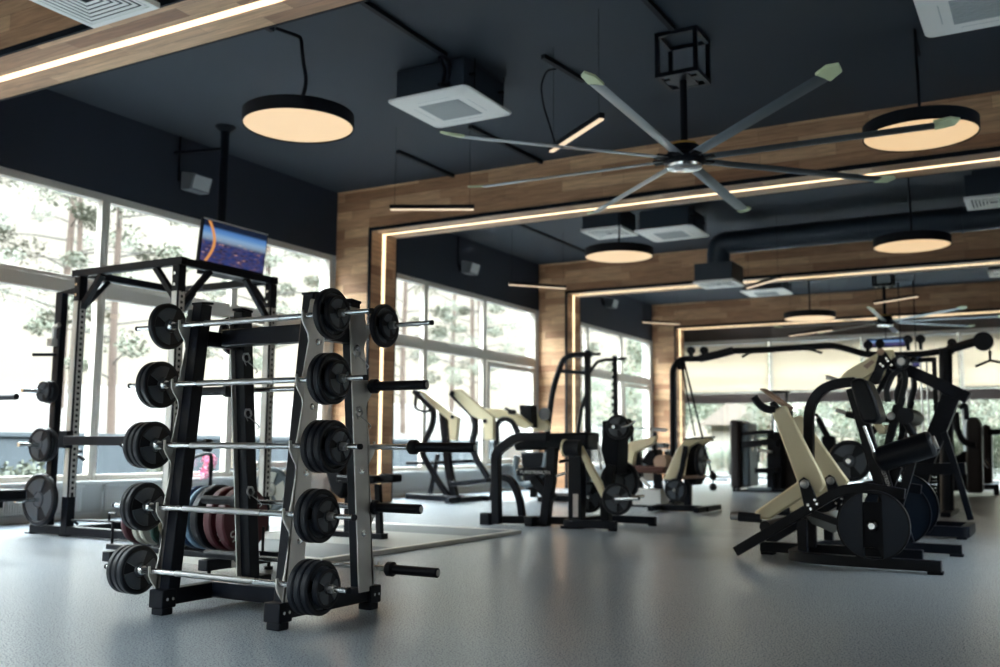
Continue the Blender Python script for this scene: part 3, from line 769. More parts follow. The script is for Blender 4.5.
def gus(p, dx, dy, L=.3):
    x, y = p; s = V((dx, dy, 0)); c = V((x, y, PZ)); n = s.cross(V((0, 0, 1))).normalized()*.05
    MB().bar([c+s*.03-V((0, 0, L)), c+s*L+V((0, 0, 0))-V((0, 0, 0.0))], .055, .05, side=n).build('brace', 'black', sq, bevel=.004)
gus((ax0, ay0), 1, 0); gus((ax1, ay0), -1, 0); gus((ax0, ay0), 0, 1); gus((ax1, ay0), 0, 1, .36); gus((ax1, ay1), 0, -1, .36); gus((ax1, ay1), -1, 0, .25); gus((ax0, ay1), 1, 0, .25)
MB().box((ax1-.24, ay0+.42, PZ+.01), (ax1-.03, ay1-.02, PZ+.05)).build('top_plate', 'blackm', sq, bevel=.004)
MB().bar([(ax0+.045, ay0-.09, .88), (ax1-.045, ay0-.09, .88)], .07, .085).build('safety_bar', 'black', sq, bevel=.005)
MB().box((ax0-.05, ay0-.11, .81), (ax0+.07, ay0-.04, .97)).build('safety_bracket', 'blackm', sq, bevel=.004)
MB().box((ax1-.07, ay0-.11, .81), (ax1+.05, ay0-.04, .97)).build('safety_bracket', 'blackm', sq, bevel=.004)
for yy in (ay0, ay1): MB().bar([(ax0-.5, yy, .05), (ax1+.05, yy, .05)], .08, .08).build('base_beam', 'black', sq, bevel=.005)
for xx in (ax0, ax1): MB().bar([(xx, ay0+.04, .05), (xx, ay1-.04, .05)], .08, .08).build('base_beam', 'black', sq, bevel=.005)
for xx in (ax0-.5, ax0, ax1): MB().box((xx-.05, ay0-.05, 0), (xx+.05, ay0+.05, .012)).build('foot', 'blackm', sq)
sx_ = ax0-.27
MB().bar([(ax0-.04, ay0, 2.3), (sx_, ay0, 2.3), (sx_, ay0, .09)], .07, .07, side=(0, 1, 0)).build('storage_post', 'black', sq, bevel=.004)
MB().tube([(ax0-.20, ay0+.12, .09), (ax0-.20, ay0+.12, .75), (ax0-.1, ay0+.12, .80), (ax0-.02, ay0+.12, .78)], .018, 8, fil=.08).tube([(ax0-.26, ay0+.16, .09), (ax0-.26, ay0+.16, .72), (ax0-.1, ay0+.16, .74), (ax0-.02, ay0+.16, .70)], .018, 8, fil=.08).build('bar_holder', 'black', sq)
MB().tube([(ax1-.9, ay1-.1, .09), (ax1-.9, ay1-.1, .72), (ax1-.62, ay1-.1, .78), (ax1-.62, ay1-.1, .09)], .018, 8, fil=.08).build('bar_holder', 'black', sq)
for z in (1.34, .84, .33):
    MB().cyl((sx_, ay0-.035, z), (sx_, ay0-.36, z), .02, 14).build('weight_horn', 'chrome', sq)
def big_grip_plate(c, r, t, lb, group, axis=(0, -1, 0), matl='rubber', face='rubber_face', name='weight_plate'):
    rt = thing(name, lb, 'weight plate', c, group)
    grip_plate('plate_body', r, t, rt, c, axis, matl, face)
    return rt
big_grip_plate((sx_, ay0-.05, 1.34), .11, .05, 'small black plate on the top horn of the squat rack post', 'plates on the squat rack post')
big_grip_plate((sx_, ay0-.12, 1.34), .10, .03, 'small black plate outside the other on the top horn of the squat rack', 'plates on the squat rack post')
big_grip_plate((sx_, ay0-.05, .84), .16, .045, 'black grip plate nearest the post on the middle horn of the squat rack', 'plates on the squat rack post')
big_grip_plate((sx_, ay0-.12, .84), .16, .035, 'black grip plate outermost on the middle horn of the squat rack', 'plates on the squat rack post')
big_grip_plate((sx_, ay0-.08, .33), .245, .05, 'largest black grip plate on the lowest horn of the squat rack post', 'plates on the squat rack post')
big_grip_plate((ax1, ay1+.13, .42), .22, .04, 'pale grey plate behind the right rear post of the squat rack', 'plates on the squat rack post', (0, -1, 0), 'greyshroud', 'pwhite')
MB().cyl((ax1, ay1+.04, .42), (ax1, ay1+.3, .42), .02, 12).build('weight_horn', 'chrome', sq)
# small cradle with pins on the rear left floor
MB().tube([(ax0+.2, ay0-.04, .12), (ax0+.2, ay0-.1, .16), (ax0+1.2, ay0-.1, .18), (ax0+1.2, ay0-.04, .12)], .012, 8).tube([(ax0+.7, ay0-.1, .17), (ax0+.7, ay0-.1, .24), (ax0+.78, ay0-.1, .24)], .012, 8).build('band_pegs', 'black', sq)

# white/silver clamp high on the storage post
tag(MB().tube([(sx_, ay0-.06, 1.82), (sx_+.02, ay0-.08, 1.96), (sx_+.09, ay0-.08, 1.98)], .022, 8, fil=.03).box((sx_-.05, ay0-.1, 1.78), (sx_+.02, ay0-.036, 1.85)).build('band_clamp', 'silver', loc=(sx_, ay0-.05, 1.7)), 'silver clamp on the outer post of the squat rack', 'clamp')
tag(MB().cyl((sx_-.0, ay0-.036, 1.70), (sx_-.0, ay0-.27, 1.68), .016, 12).build('pin', 'black', loc=(sx_, ay0, 1.5)), 'dark pin sticking out of the outer squat rack post', 'pin')

# bench and bar at the left edge
bn = thing('weight_bench', 'black padded bench end cut off at the left edge of the view', 'bench', (-7.9, 5.0, 0))
pa = MB(); a = at(20, 489, z=.5)+V((-.1, 0, .03))
pa.box((-9.0, a.y-.14, .40), (a.x, a.y+.14, .49)); pa.build('pad', 'vinyl', bn, bevel=.02)
MB().bar([(-8.95, a.y, .37), (a.x-.15, a.y, .37)], .07, .05).build('frame', 'black', bn, bevel=.004)
MB().bar([(a.x-.55, a.y, .345), (a.x-.55, a.y, .0)], .06, .06).box((a.x-.58, a.y-.25, 0), (a.x-.52, a.y+.25, .05)).build('leg', 'silver', bn, bevel=.004)
MB().bar([(-8.7, a.y, .345), (-8.7, a.y, .0)], .06, .06).box((-8.73, a.y-.25, 0), (-8.67, a.y+.25, .05)).build('leg', 'black', bn, bevel=.004)
MB().bar([(-8.5, a.y+.16, .03), (-8.5, a.y+.16, 1.3)], .06, .06).box((-8.53, a.y-.02, .0), (-8.47, a.y+.19, .03)).build('upright', 'black', bn, bevel=.004)
bb = thing('barbell', 'black bar end poking in at the left edge above the bench', 'barbell', (-8, a.y, 1.25))
e_ = at(14, 396, y=a.y)
MB().cyl((-8.9, a.y+.07, e_.z), (e_.x-.35, a.y+.07, e_.z), .0145, 14).build('shaft', 'chrome', bb)
MB().cyl((e_.x-.36, a.y+.07, e_.z), (e_.x-.07, a.y+.07, e_.z), .025, 18).build('sleeve', 'tan' if False else 'black', bb)

# ------------------------------------------------------------------ television on its pole
def tv_screen(name, seed, kind=0):
    m = bpy.data.materials.new(name); m.use_nodes = True; nt = m.node_tree; N = nt.nodes; L = nt.links; b = N['Principled BSDF']
    b.inputs['Base Color'].default_value = (.01, .01, .012, 1); b.inputs['Roughness'].default_value = .15
    tc = N.new('ShaderNodeTexCoord'); sp = N.new('ShaderNodeSeparateXYZ'); L.new(tc.outputs['Generated'], sp.inputs[0])
    vo = N.new('ShaderNodeTexVoronoi'); vo.inputs['Scale'].default_value = 22; mp = N.new('ShaderNodeMapping'); mp.inputs['Location'].default_value = (seed, seed*2, 0); L.new(tc.outputs['Generated'], mp.inputs['Vector']); L.new(mp.outputs[0], vo.inputs['Vector'])
    r = N.new('ShaderNodeValToRGB'); cr = r.color_ramp   # crowd colours
    cr.elements[0].color = (.02, .03, .12, 1); cr.elements[1].color = (.9, .5, .5, 1)
    e = cr.elements.new(.35); e.color = (.03, .06, .25, 1); e = cr.elements.new(.6); e.color = (.10, .08, .2, 1); e = cr.elements.new(.8); e.color = (.02, .02, .06, 1)
    L.new(vo.outputs['Color'], r.inputs[0])
    r2 = N.new('ShaderNodeValToRGB'); c2 = r2.color_ramp  # height: dark stage, crowd, sky
    c2.elements[0].position = 0; c2.elements[0].color = (0, 0, 0, 1); c2.elements[1].position = 1; c2.elements[1].color = (.01, .02, .05, 1)
    for p, c in ((.45, (0, 0, 0, 1)), (.55, (.5, .7, .85, 1)), (.75, (.14, .34, .72, 1)), (.82, (.10, .25, .6, 1)), (.88, (.01, .02, .05, 1))):
        e = c2.elements.new(p); e.color = c
    L.new(sp.outputs[2], r2.inputs[0])
    mk = N.new('ShaderNodeMapRange'); mk.inputs['From Min'].default_value = .66; mk.inputs['From Max'].default_value = .46; L.new(sp.outputs[2], mk.inputs['Value'])
    mx = N.new('ShaderNodeMix'); mx.data_type = 'RGBA'; L.new(mk.outputs[0], mx.inputs['Factor']); L.new(r2.outputs[0], mx.inputs['A']); L.new(r.outputs[0], mx.inputs['B'])
    # flame on the left
    wv = N.new('ShaderNodeMath'); wv.operation = 'SINE'; ml = N.new('ShaderNodeMath'); ml.operation = 'MULTIPLY'; ml.inputs[1].default_value = 3.2; L.new(sp.outputs[2], ml.inputs[0]); L.new(ml.outputs[0], wv.inputs[0])
    m2 = N.new('ShaderNodeMath'); m2.operation = 'MULTIPLY_ADD'; m2.inputs[1].default_value = .1; m2.inputs[2].default_value = .08; L.new(wv.outputs[0], m2.inputs[0])
    df = N.new('ShaderNodeMath'); df.operation = 'SUBTRACT'; L.new(sp.outputs[1], df.inputs[0]); L.new(m2.outputs[0], df.inputs[1])
    ab = N.new('ShaderNodeMath'); ab.operation = 'ABSOLUTE'; L.new(df.outputs[0], ab.inputs[0])
    ls = N.new('ShaderNodeMapRange'); ls.inputs['From Min'].default_value = .03; ls.inputs['From Max'].default_value = .012; L.new(ab.outputs[0], ls.inputs['Value'])
    mf = N.new('ShaderNodeMix'); mf.data_type = 'RGBA'; L.new(ls.outputs[0], mf.inputs['Factor']); L.new(mx.outputs['Result'], mf.inputs['A']); mf.inputs['B'].default_value = (1, .42, .12, 1)
    src = mf if kind == 0 else mx
    L.new(src.outputs['Result'], b.inputs['Emission Color']); b.inputs['Emission Strength'].default_value = .32
    return m
XT = -8.78
c00, c01, c10, c11 = at(197, 262, x=XT), at(204, 217, x=XT), at(268, 276, x=XT), at(271, 238, x=XT)
ty0, ty1 = (c00.y+c01.y)/2-.02, (c10.y+c11.y)/2-.1; tz0, tz1 = (c00.z+c10.z)/2, (c01.z+c11.z)/2
tv = thing('television', 'flat television showing a concert, mounted on a ceiling pole above the squat rack', 'television', (XT, (ty0+ty1)/2, tz0))
def tvp(a, b, d): # a along y 0..1, b up 0..1, d out
    lean = .06
    return V((XT+lean*b+d, ty0+(ty1-ty0)*a, tz0+(tz1-tz0)*b))
MB().prism([tvp(0, 0, -.05), tvp(0, 1, -.05), tvp(0, 1, 0), tvp(0, 0, 0)], (0, ty1-ty0, 0)).build('housing', 'blackm', tv, bevel=.006)
MB().prism([tvp(.015, .05, .001), tvp(.985, .05, .001), tvp(.985, .96, .001), tvp(.015, .96, .001)], (.003, 0, 0)).build('screen', tv_screen('concert_screen', 1.3), tv)
MB().prism([tvp(.005, .97, .001), tvp(.995, .97, .001), tvp(.995, 1.0, .001), tvp(.005, 1.0, .001)], (.004, 0, 0)).build('bezel', 'silver', tv)
pyc = 8.62
po = thing('ceiling_pole', 'thick black pole from the ceiling holding the television', 'pole', (-8.93, pyc, CZ))
MB().cyl((-8.93, pyc, tz0-.02), (-8.93, pyc, CZ-.07), .055, 20).build('pole', 'blackm', po)
MB().lathe((-8.93, pyc, CZ-.12), (0, 0, 1), [(0, .056), (.05, .06), (.11, .13), (.12, .13), (.12, 0), (0, 0)], 24).build('ceiling_flange', 'blackm', po)
MB().box((-8.885, pyc-.12, (tz0+tz1)/2-.1), (XT-.02, pyc+.12, (tz0+tz1)/2+.1)).build('mounting_plate', 'blackm', po)
MB().bar([(-8.93, pyc-.05, CZ-.3), (WX+.03, pyc-.1, CZ-.25)], .03, .03).build('stay', 'blackm', po)

# ------------------------------------------------------------------ plate-loaded machines
def pl(y): return lambda *q: [at(q[i], q[i+1], y=y) for i in range(0, len(q), 2)]
def tob(root, y, name, q, w, h, m='black', fil=0, parent=None, z0=None, bev=.005):
    pts = pl(y)(*q)
    if z0 is not None: pts[-1].z = z0
    return MB().bar(pts, w, h, fil=fil, side=(0, 1, 0)).build(name, m, parent or root, bevel=bev)
def tot(root, y, name, q, r, m='black', fil=0, parent=None):
    return MB().tube(pl(y)(*q), r, 12, fil=fil).build(name, m, parent or root)
def pri(root, y0, y1, name, q, m, parent=None, bev=.01):
    return MB().prism(pl(y0)(*q), (0, y1-y0, 0)).build(name, m, parent or root, bevel=bev)
def pin(root, y0, y1, u, v, r, name, m, parent=None, seg=20):
    c = at(u, v, y=y0); return MB().cyl(c, c+V((0, y1-y0, 0)), r, seg).build(name, m, parent or root)
def slot_disc(c, r, t, lb, group, matl='disc_face'):
    """large disc with two half-moon faces, a sunk middle band and two windows; axis along y, c = front centre"""
    c = V(c); rt = thing('weight_plate', lb, 'weight plate', c, group)
    MB().lathe(c, (0, 1, 0), [(0, r*.95), (0, r), (t, r), (t, r*.95), (0, r*.95)], 56).build('rim', 'black', rt)
    def seg(sg):
        pts = []; x0 = r*.27; R = r*.952; a0 = math.asin(x0/R)
        for k in range(25):
            a = a0+(PI-2*a0)*k/24; pts.append(c+V((sg*R*math.sin(a), .006, R*math.cos(a))))
        return pts
    for sg in (-1, 1): MB().prism(seg(sg), (0, t-.012, 0)).build('half_face', matl, rt)
    b = MB(); b.box((c.x-r*.27, c.y+.02, c.z-r*.62), (c.x+r*.27, c.y+t-.01, c.z+r*.66)).build('middle_band', 'blackm', rt)
    MB().lathe(c, (0, 1, 0), [(-.002, 0), (-.002, r*.13), (.02, r*.16), (.02, 0)], 28).build('hub', 'black', rt)
    MB().lathe(c, (0, 1, 0), [(-.05, 0), (-.05, .022), (-.03, .03), (0, .03), (0, 0)], 20).build('hub_nut', 'chrome', rt)
    return rt
def cushion(pts, w, h, name, root, y, m='vinyl'):
    p = pl(y)(*pts); return MB().bar(p, w, h, fil=.06, side=(0, 1, 0)).build(name, m, root, bevel=.03)

# --- M1: large machine on the right
m1 = thing('leverage_machine', 'large plate-loaded leverage machine with beige arms on the right, nearest to the camera', 'exercise machine', (-1.45, 8.1, 0))
b = MB(); zb = .055
b.bar([(-.76, 7.5, zb), (-1.55, 7.5, zb), (-1.82, 7.62, zb), (-1.82, 8.6, zb), (-1.55, 8.85, zb), (-.74, 8.85, zb)], .075, .075, fil=.16, side=None)
b.build('base_frame', 'black', m1, bevel=.005)
for (x, y) in ((-.80, 7.5), (-.78, 8.85), (-2.12, 8.15)):
    MB().box((x-.05, y-.05, 0), (x+.05, y+.05, .02)).build('rubber_foot', 'blackm', m1)
MB().bar([(-2.18, 8.15, .06), (-.95, 8.15, .06)], .08, .08).build('base_spine', 'black', m1, bevel=.005)
for k, (yy, dz) in enumerate(((7.72, 0), (8.68, 0))):
    s = V((0, yy-7.72, 0))
    q = [p+s for p in pl(7.72)(736, 552, 820, 502, 838, 491, 862, 487, 905, 494)]
    q[0].z = .05
    MB().bar(q, .07, .075, fil=.1, side=(0, 1, 0)).build('slanted_beam', 'black', m1, bevel=.005)
    q = [p+s for p in pl(7.72)(802, 519, 803, 548)]; q[1].z = .07
    MB().bar(q, .06, .07, side=(0, 1, 0)).build('short_post', 'black', m1, bevel=.004)
    q = [p+s for p in pl(7.72)(812, 513, 838, 522, 866, 532)]
    MB().bar(q, .05, .05, side=(0, 1, 0)).build('lower_stay', 'black', m1, bevel=.004)
    # arm: one folded plate, upper leg to lower leg
    q = [p+s for p in pl(7.72)(*((771, 411, 785, 405, 820, 472) if k == 0 else (761, 414, 773, 411, 817, 474)), 825, 485, 819, 493, 808, 494, 768, 520, 757, 519, 754, 512, 797, 482)]
    arm = MB().prism(q, (0, .06, 0)).build('lever_arm', 'cream', m1, bevel=.014)
    q = [p+s for p in pl(7.70)(799, 481, 804, 477, 809, 480, 820, 504, 815, 512, 806, 512)]
    br = MB().prism(q, (0, -.025, 0)).build('pivot_bracket', 'black', m1, bevel=.004)
    c = at(804.5, 484, y=7.675)+s
    MB().lathe(c, (0, -1, 0), [(0, 0), (0, .034), (.012, .03), (.018, .02), (.018, 0)], 20).build('pivot_bolt', 'steel', br)
    for (u, v) in ((808, 505), (811, 509), (815, 500), (817, 504)):
        c = at(u, v, y=7.675)+s; MB().cyl(c, c+V((0, -.01, 0)), .011, 10).build('bolt', 'chrome', br)
    # handle at the lower end, and the curved grip at the top
    q = [p+s for p in pl(7.74)(731, 515.5, 741, 516.5)]
    MB().cyl(q[0], q[1], .033, 16).build('grip_cap', 'steel', arm)
    q = [p+s for p in pl(7.74)(739, 516.5, 761, 518)]
    MB().cyl(q[0], q[1], .038, 16).build('lower_grip', 'rubber', arm)
    q = [p+s*.96 for p in pl(7.74)(755, 397, 760, 405, 767, 409.5, 776, 410)]
    if k: q = [p-V((.09, 0, 0)) for p in q]
    MB().tube([q[0]+V((0, -.03, 0)), q[1]+V((0, -.02, 0)), q[2], q[3]], .03, 12, fil=.05).build('curved_grip', 'rubber', arm)
pri(m1, 7.98, 8.12, 'lit_arm_face', (759, 389, 763, 388, 790, 407, 787, 411), 'tan', bev=.006)  # far arm's inner face in light, its brightness put in as a tan slab
pin(m1, 7.8, 8.5, 765, 527, .045, 'stop_roller', 'rubber')
b = MB(); p = pl(7.85)(806, 517, 822, 514, 839, 528, 833, 533, 812, 524)
b.prism(p, (0, .6, 0)).build('foot_plate', 'foot_grey', m1, bevel=.004)
tob(m1, 8.1, 'rear_hoop', (809, 475, 809, 408, 820, 390, 838, 383, 856, 382), .08, .075, fil=.22)
tob(m1, 8.1, 'hoop_foot', (809, 470, 811, 512, 812, 548), .08, .07, z0=.08)
tob(m1, 8.1, 'back_post', (853, 388, 864, 425, 877, 470, 892, 512), .09, .10)
tob(m1, 8.1, 'seat_post', (897, 466, 884, 500, 880, 545), .08, .08, z0=.08)
tob(m1, 8.05, 'seat_strut', (912, 462, 895, 520, 890, 545), .06, .06)
p = pl(7.93)(849, 381, 859, 377, 867, 381, 874, 396, 880, 415, 879, 420, 874, 423, 862, 423, 858, 412)
MB().prism(p, (0, .34, 0)).build('back_pad', 'vinyl', m1, bevel=.025)
p = pl(8.0)(877, 462, 884, 458.5, 925, 445.5, 934, 443)
MB().tube(p, .098, 24).build('seat_roll', 'vinyl', m1, bevel=.03)
q = (p[-1]-p[0]).normalized(); MB().cyl(p[-1], p[-1]+q*.02, .05, 20).build('seat_end_cap', 'steel', m1)
tot(m1, 7.9, 'seat_slide', (864, 426, 874, 452), .012, 'chrome')
tob(m1, 8.0, 'text_strut', (882, 462, 890, 492), .05, .06)
text('PURESTRENGTH', 'lettering', .036, at(886, 479, y=7.97), (PI/2, math.radians(72), 0), 'lettering', m1)
pin(m1, 7.36, 8.85, 873, 525.5, .025, 'axle', 'steel')
for z_, n_ in ((.35, 0),):
    for yy in (7.5, 8.85):
        MB().bar([(-1.12, yy, .09), (-1.19, yy, .34), (-1.22, yy, .46)], .05, .06).build('axle_upright', 'black', m1, bevel=.004)
c0 = at(873, 525.5, y=7.40)
slot_disc((c0.x, 7.38, c0.z), .247, .05, 'big dark disc on the near side of the right leverage machine', 'discs of the right machine')
c1 = at(897, 513, y=8.95)
slot_disc((c1.x, 8.92, c1.z), .27, .05, 'big dark disc on the far side of the right machine, inner one', 'discs of the right machine')
slot_disc((c1.x+.03, 9.02, c1.z+.05), .29, .05, 'big dark disc on the far side of the right machine, outer one', 'discs of the right machine')

# --- M2: row machine behind it
m2 = thing('row_machine', 'tall plate-loaded row machine with beige upper arm, behind the right leverage machine', 'exercise machine', (-1.2, 10.9, 0))
for k, yy in enumerate((10.55, 11.25)):
    s = V((0, yy-10.55, 0))
    def Q(*a): return [p+s for p in pl(10.55)(*a)]
    arm = MB().prism(Q(837, 381, 846, 371, 877, 353, 885, 350, 893, 350, 894, 356, 888, 362, 868, 376, 850, 386), (0, .08, 0)).build('upper_arm', 'cream', m2, bevel=.012)
    MB().prism([p+V((0, -.004, 0)) for p in Q(863, 366, 872, 360, 875, 362, 867, 369)], (0, .005, 0)).build('arm_inlay', 'tan', arm)
    bk = MB().prism([p+V((0, -.03, 0)) for p in Q(880, 350, 886, 352, 892, 362, 884, 372, 880, 384, 872, 386, 874, 372)], (0, .03, 0)).build('pivot_bracket', 'black', m2, bevel=.004)
    c = at(880.5, 352, y=10.52)+s; MB().lathe(c, (0, -1, 0), [(0, 0), (0, .036), (.014, .03), (.014, 0)], 20).build('pivot_bolt', 'tan', bk)
    for (u, v) in ((886.5, 358.5), (888, 361), (880.5, 364), (883, 366), (891.5, 365)):
        c = at(u, v, y=10.52)+s; MB().cyl(c, c+V((0, -.012, 0)), .012, 10).build('bolt', 'chrome', bk)
    q = Q(905, 362, 906, 352); c = q[0]
    MB().bar(Q(876, 372, 866, 390, 862, 408), .05, .05, side=(0, 1, 0)).build('arm_link', 'black', m2, bevel=.004)
    MB().prism(Q(872, 423, 880, 423, 886, 430, 885, 434, 879, 434), (0, .08, 0)).build('lower_arm', 'cream', m2, bevel=.01)
    q = Q(837, 380, 826, 377); MB().cyl(q[0], q[1], .022, 12).build('handle', 'steel', arm)
    q = Q(836, 410, 846, 413); MB().cyl(q[0], q[1], .022, 12).build('handle', 'steel', m2)
    MB().bar(Q(846, 414, 860, 418, 890, 418), .05, .06, side=(0, 1, 0)).build('lever', 'black', m2, bevel=.004)
    MB().bar(Q(903, 398, 893, 430, 882, 470), .05, .06, side=(0, 1, 0)).build('pivot_post', 'black', m2, bevel=.004)
    c = at(891, 416, y=10.5)+s; MB().lathe(c, (0, -1, 0), [(0, 0), (0, .04), (.015, .034), (.02, .02), (.02, 0)], 20).build('pivot_bolt', 'steel', m2)
    MB().tube(Q(888, 402, 886, 390, 893, 374, 903, 368, 906, 380, 900, 404), .03, 10, fil=.15).build('loop_handle', 'rubber', m2)
MB().bar(pl(10.9)(884, 360, 930, 380, 968, 398), .13, .12, side=(0, 1, 0)).build('top_beam', 'black', m2, bevel=.006)
MB().bar(pl(10.9)(951, 397, 934, 440, 925, 462, 914, 500, 908, 528), .15, .17, side=(0, 1, 0)).build('main_post', 'black', m2, bevel=.006)
tob(m2, 10.7, 'brace', (944, 432, 958, 476, 971, 520), .06, .06)
tob(m2, 11.1, 'brace', (944, 432, 958, 476, 971, 520), .06, .06)
MB().bar(pl(10.9)(880, 468, 925, 469, 966, 468.5), .22, .115, side=(0, 1, 0)).build('seat_arm', 'black', m2, bevel=.006)
b = MB(); e = at(973, 528, y=10.55); x1 = e.x-.07
b.bar([(x1-1.1, 10.55, .07), (x1, 10.55, .07), (x1, 11.3, .07), (x1-1.1, 11.3, .07)], .08, .1, fil=.03).build('base_frame', 'black', m2, bevel=.005)
for x, y in ((x1-.03, 10.55), (x1-.03, 11.3), (x1-1.05, 10.55)): MB().box((x-.045, y-.045, 0), (x+.045, y+.045, .03)).build('rubber_foot', 'blackm', m2)
pin(m2, 10.5, 11.3, 905, 416, .085, 'thigh_roller', 'rubber')
tot(m2, 10.55, 'diagonal_tube', (904, 418, 925, 455), .04)
tob(m2, 10.9, 'knee_post', (897, 405, 880, 480, 872, 530), .07, .07, z0=.08)
tob(m2, 10.9, 'spine', (862, 520, 905, 520), .08, .08)
c = at(914, 362, y=10.5)
t2 = thing('weight_plate', 'round dark plate loaded low on the left side of the row machine', 'weight plate', at(850, 461, y=10.4))
c = at(850, 461, y=10.4); grip_plate('plate_body', .21, .05, t2, c, (0, -1, 0), 'rubber', 'rubber_face')
MB().cyl(c+V((0, -.1, 0)), c+V((0, .2, 0)), .025, 14).build('weight_horn', 'chrome', m2)
tob(m2, 10.6, 'horn_arm', (851, 461, 868, 440, 880, 420), .05, .06)
for (u, v, r, lb) in ((902, 362, .075, 'small dark disc beside the beige arm of the row machine'),):
    c = at(u, v, y=10.45); grip_plate('end_cap_disc', r, .05, m2, c, (0, -1, 0), 'rubber', 'rubber_face')
    MB().lathe(c+V((0, -.05, 0)), (0, -1, 0), [(0, 0), (0, .04), (.02, .035), (.02, 0)], 16).build('bolt', 'steel', m2)

# --- M10: cable crossover
m10 = thing('cable_crossover', 'wide black cable crossover frame with pull-up bar spanning the third doorway', 'exercise machine', (-3.2, 14.5, 0))
YX = 14.5
zt = lambda u, v: at(u, v, y=YX)
p = pl(YX)(672.5, 470, 672.5, 368, 680, 359, 708, 358.5, 720, 354, 731, 351, 760, 350, 833, 345.5, 848, 349, 862, 353.5, 885, 355.5, 925, 354, 948, 350, 966, 344, 976, 341.5)
p[0].z = .02
MB().tube(p, .045, 12, fil=.12).build('top_frame', 'black', m10)
q = pl(YX)(700, 358.5, 718, 354.5, 733, 350.5); MB().tube(q, .062, 12).build('padded_sleeve', 'rubber', m10)
q = pl(YX)(948, 349.5, 976, 341.5); MB().tube(q, .06, 12).build('padded_sleeve', 'rubber', m10)
q = pl(YX)(945.5, 350, 943, 420); q[1].z = .02; MB().tube(q, .085, 12).build('right_column', 'black', m10)
pin(m10, YX-.06, YX+.06, 983, 341, .125, 'end_pulley', 'rubber')
for (u, v) in ((691, 350.5), (704, 350.5), (868, 345), (880, 344), (908, 339.5), (920.5, 339), (952, 343)):
    c = at(u, v, y=YX); MB().lathe(c+V((0, -.04, 0)), (0, 1, 0), [(0, 0), (0, .03), (.01, .06), (.03, .052), (.05, .052), (.07, .06), (.08, .03), (.08, 0)], 20).build('pulley', 'rubber', m10)
    MB().box((c.x-.02, YX-.05, c.z-.15), (c.x+.02, YX+.05, c.z)).build('pulley_bracket', 'black', m10)
for q in ((742, 357, 750, 352.5, 775, 351), (822, 353, 812, 350, 803, 349)):
    MB().tube(pl(YX-.12)(*q), .018, 8, fil=.04).build('pull_up_grip', 'black', m10)
for q in ((681, 362, 695, 436), (684, 362, 713, 480), (682, 362, 688, 400)):
    MB().tube(pl(YX-.05)(*q), .012 if q[2] != 713 else .016, 6).build('cable', 'blackm', m10)
MB().box(*[list(at(677, 361, y=YX-.08)), list(at(684, 370, y=YX+.08))]).build('pulley_housing', 'blackm', m10)
b = MB(); xa = at(672.5, 470, y=YX).x
b.box((xa-.06, YX-.3, 0), (xa+.06, YX+.6, .06)).build('base_beam', 'black', m10, bevel=.005)
xb = at(945, 400, y=YX).x
MB().box((xb-.06, YX-.6, 0), (xb+.06, YX+.6, .06)).build('base_beam', 'black', m10, bevel=.005)
for u in (907, 912, 922, 928):
    c = at(u, 400, y=YX+.3); MB().cyl((c.x, c.y, .3), (c.x, c.y, 2.1), .013, 8).build('guide_rod', 'chrome', m10)
c = at(918, 400, y=YX+.3)
ws = MB()
for k in range(14): ws.box((c.x-.2, c.y-.08, .14+k*.05), (c.x+.2, c.y+.08, .182+k*.05))
ws.build('weight_stack', 'blackm', m10)
MB().box((c.x-.24, c.y-.06, 2.08), (c.x+.24, c.y+.06, 2.14)).box((c.x-.24, c.y-.06, .06), (c.x+.24, c.y+.06, .14)).build('stack_frame', 'black', m10)
MB().box((c.x-.26, c.y-.03, .0), (c.x-.2, c.y+.03, 2.14)).box((c.x+.2, c.y-.03, 0), (c.x+.26, c.y+.03, 2.14)).build('stack_upright', 'black', m10)
MB().bar([(c.x, c.y, 2.11), (c.x, YX, 2.11)], .05, .05).build('tie', 'black', m10)
# hanging V handle
hp = at(990, 350, y=YX)
hd = thing('pulldown_bar', 'black V-shaped cable handle hanging at the right edge', 'handle', hp)
MB().tube([at(989.5, 341, y=YX), at(990, 352, y=YX)], .006, 6).build('cable', 'blackm', hd)
MB().tube(pl(YX)(990, 351, 990, 361), .022, 8, r2=.014).build('swivel', 'black', hd)
MB().tube(pl(YX)(975.5, 366.5, 990, 360.5, 1004, 363), .018, 8).build('bar', 'black', hd)
# dumb-bell like hanging rope ends
rp_ = thing('cable_rope', 'black rope attachment with ball ends hanging by the seated beige machine', 'rope', at(713, 480, y=YX-.1))
for v in (476, 487):
    c = at(713, v, y=YX-.1); MB().lathe(c-V((0, 0, .06)), (0, 0, 1), [(0, 0), (.01, .04), (.06, .06), (.11, .04), (.12, 0)], 14).build('rope_end', 'rubber', rp_)
MB().tube(pl(YX-.1)(713, 470, 713, 490), .014, 6).tube(pl(YX-.1)(714, 480, 728, 480), .012, 6).build('rope', 'rubber', rp_)

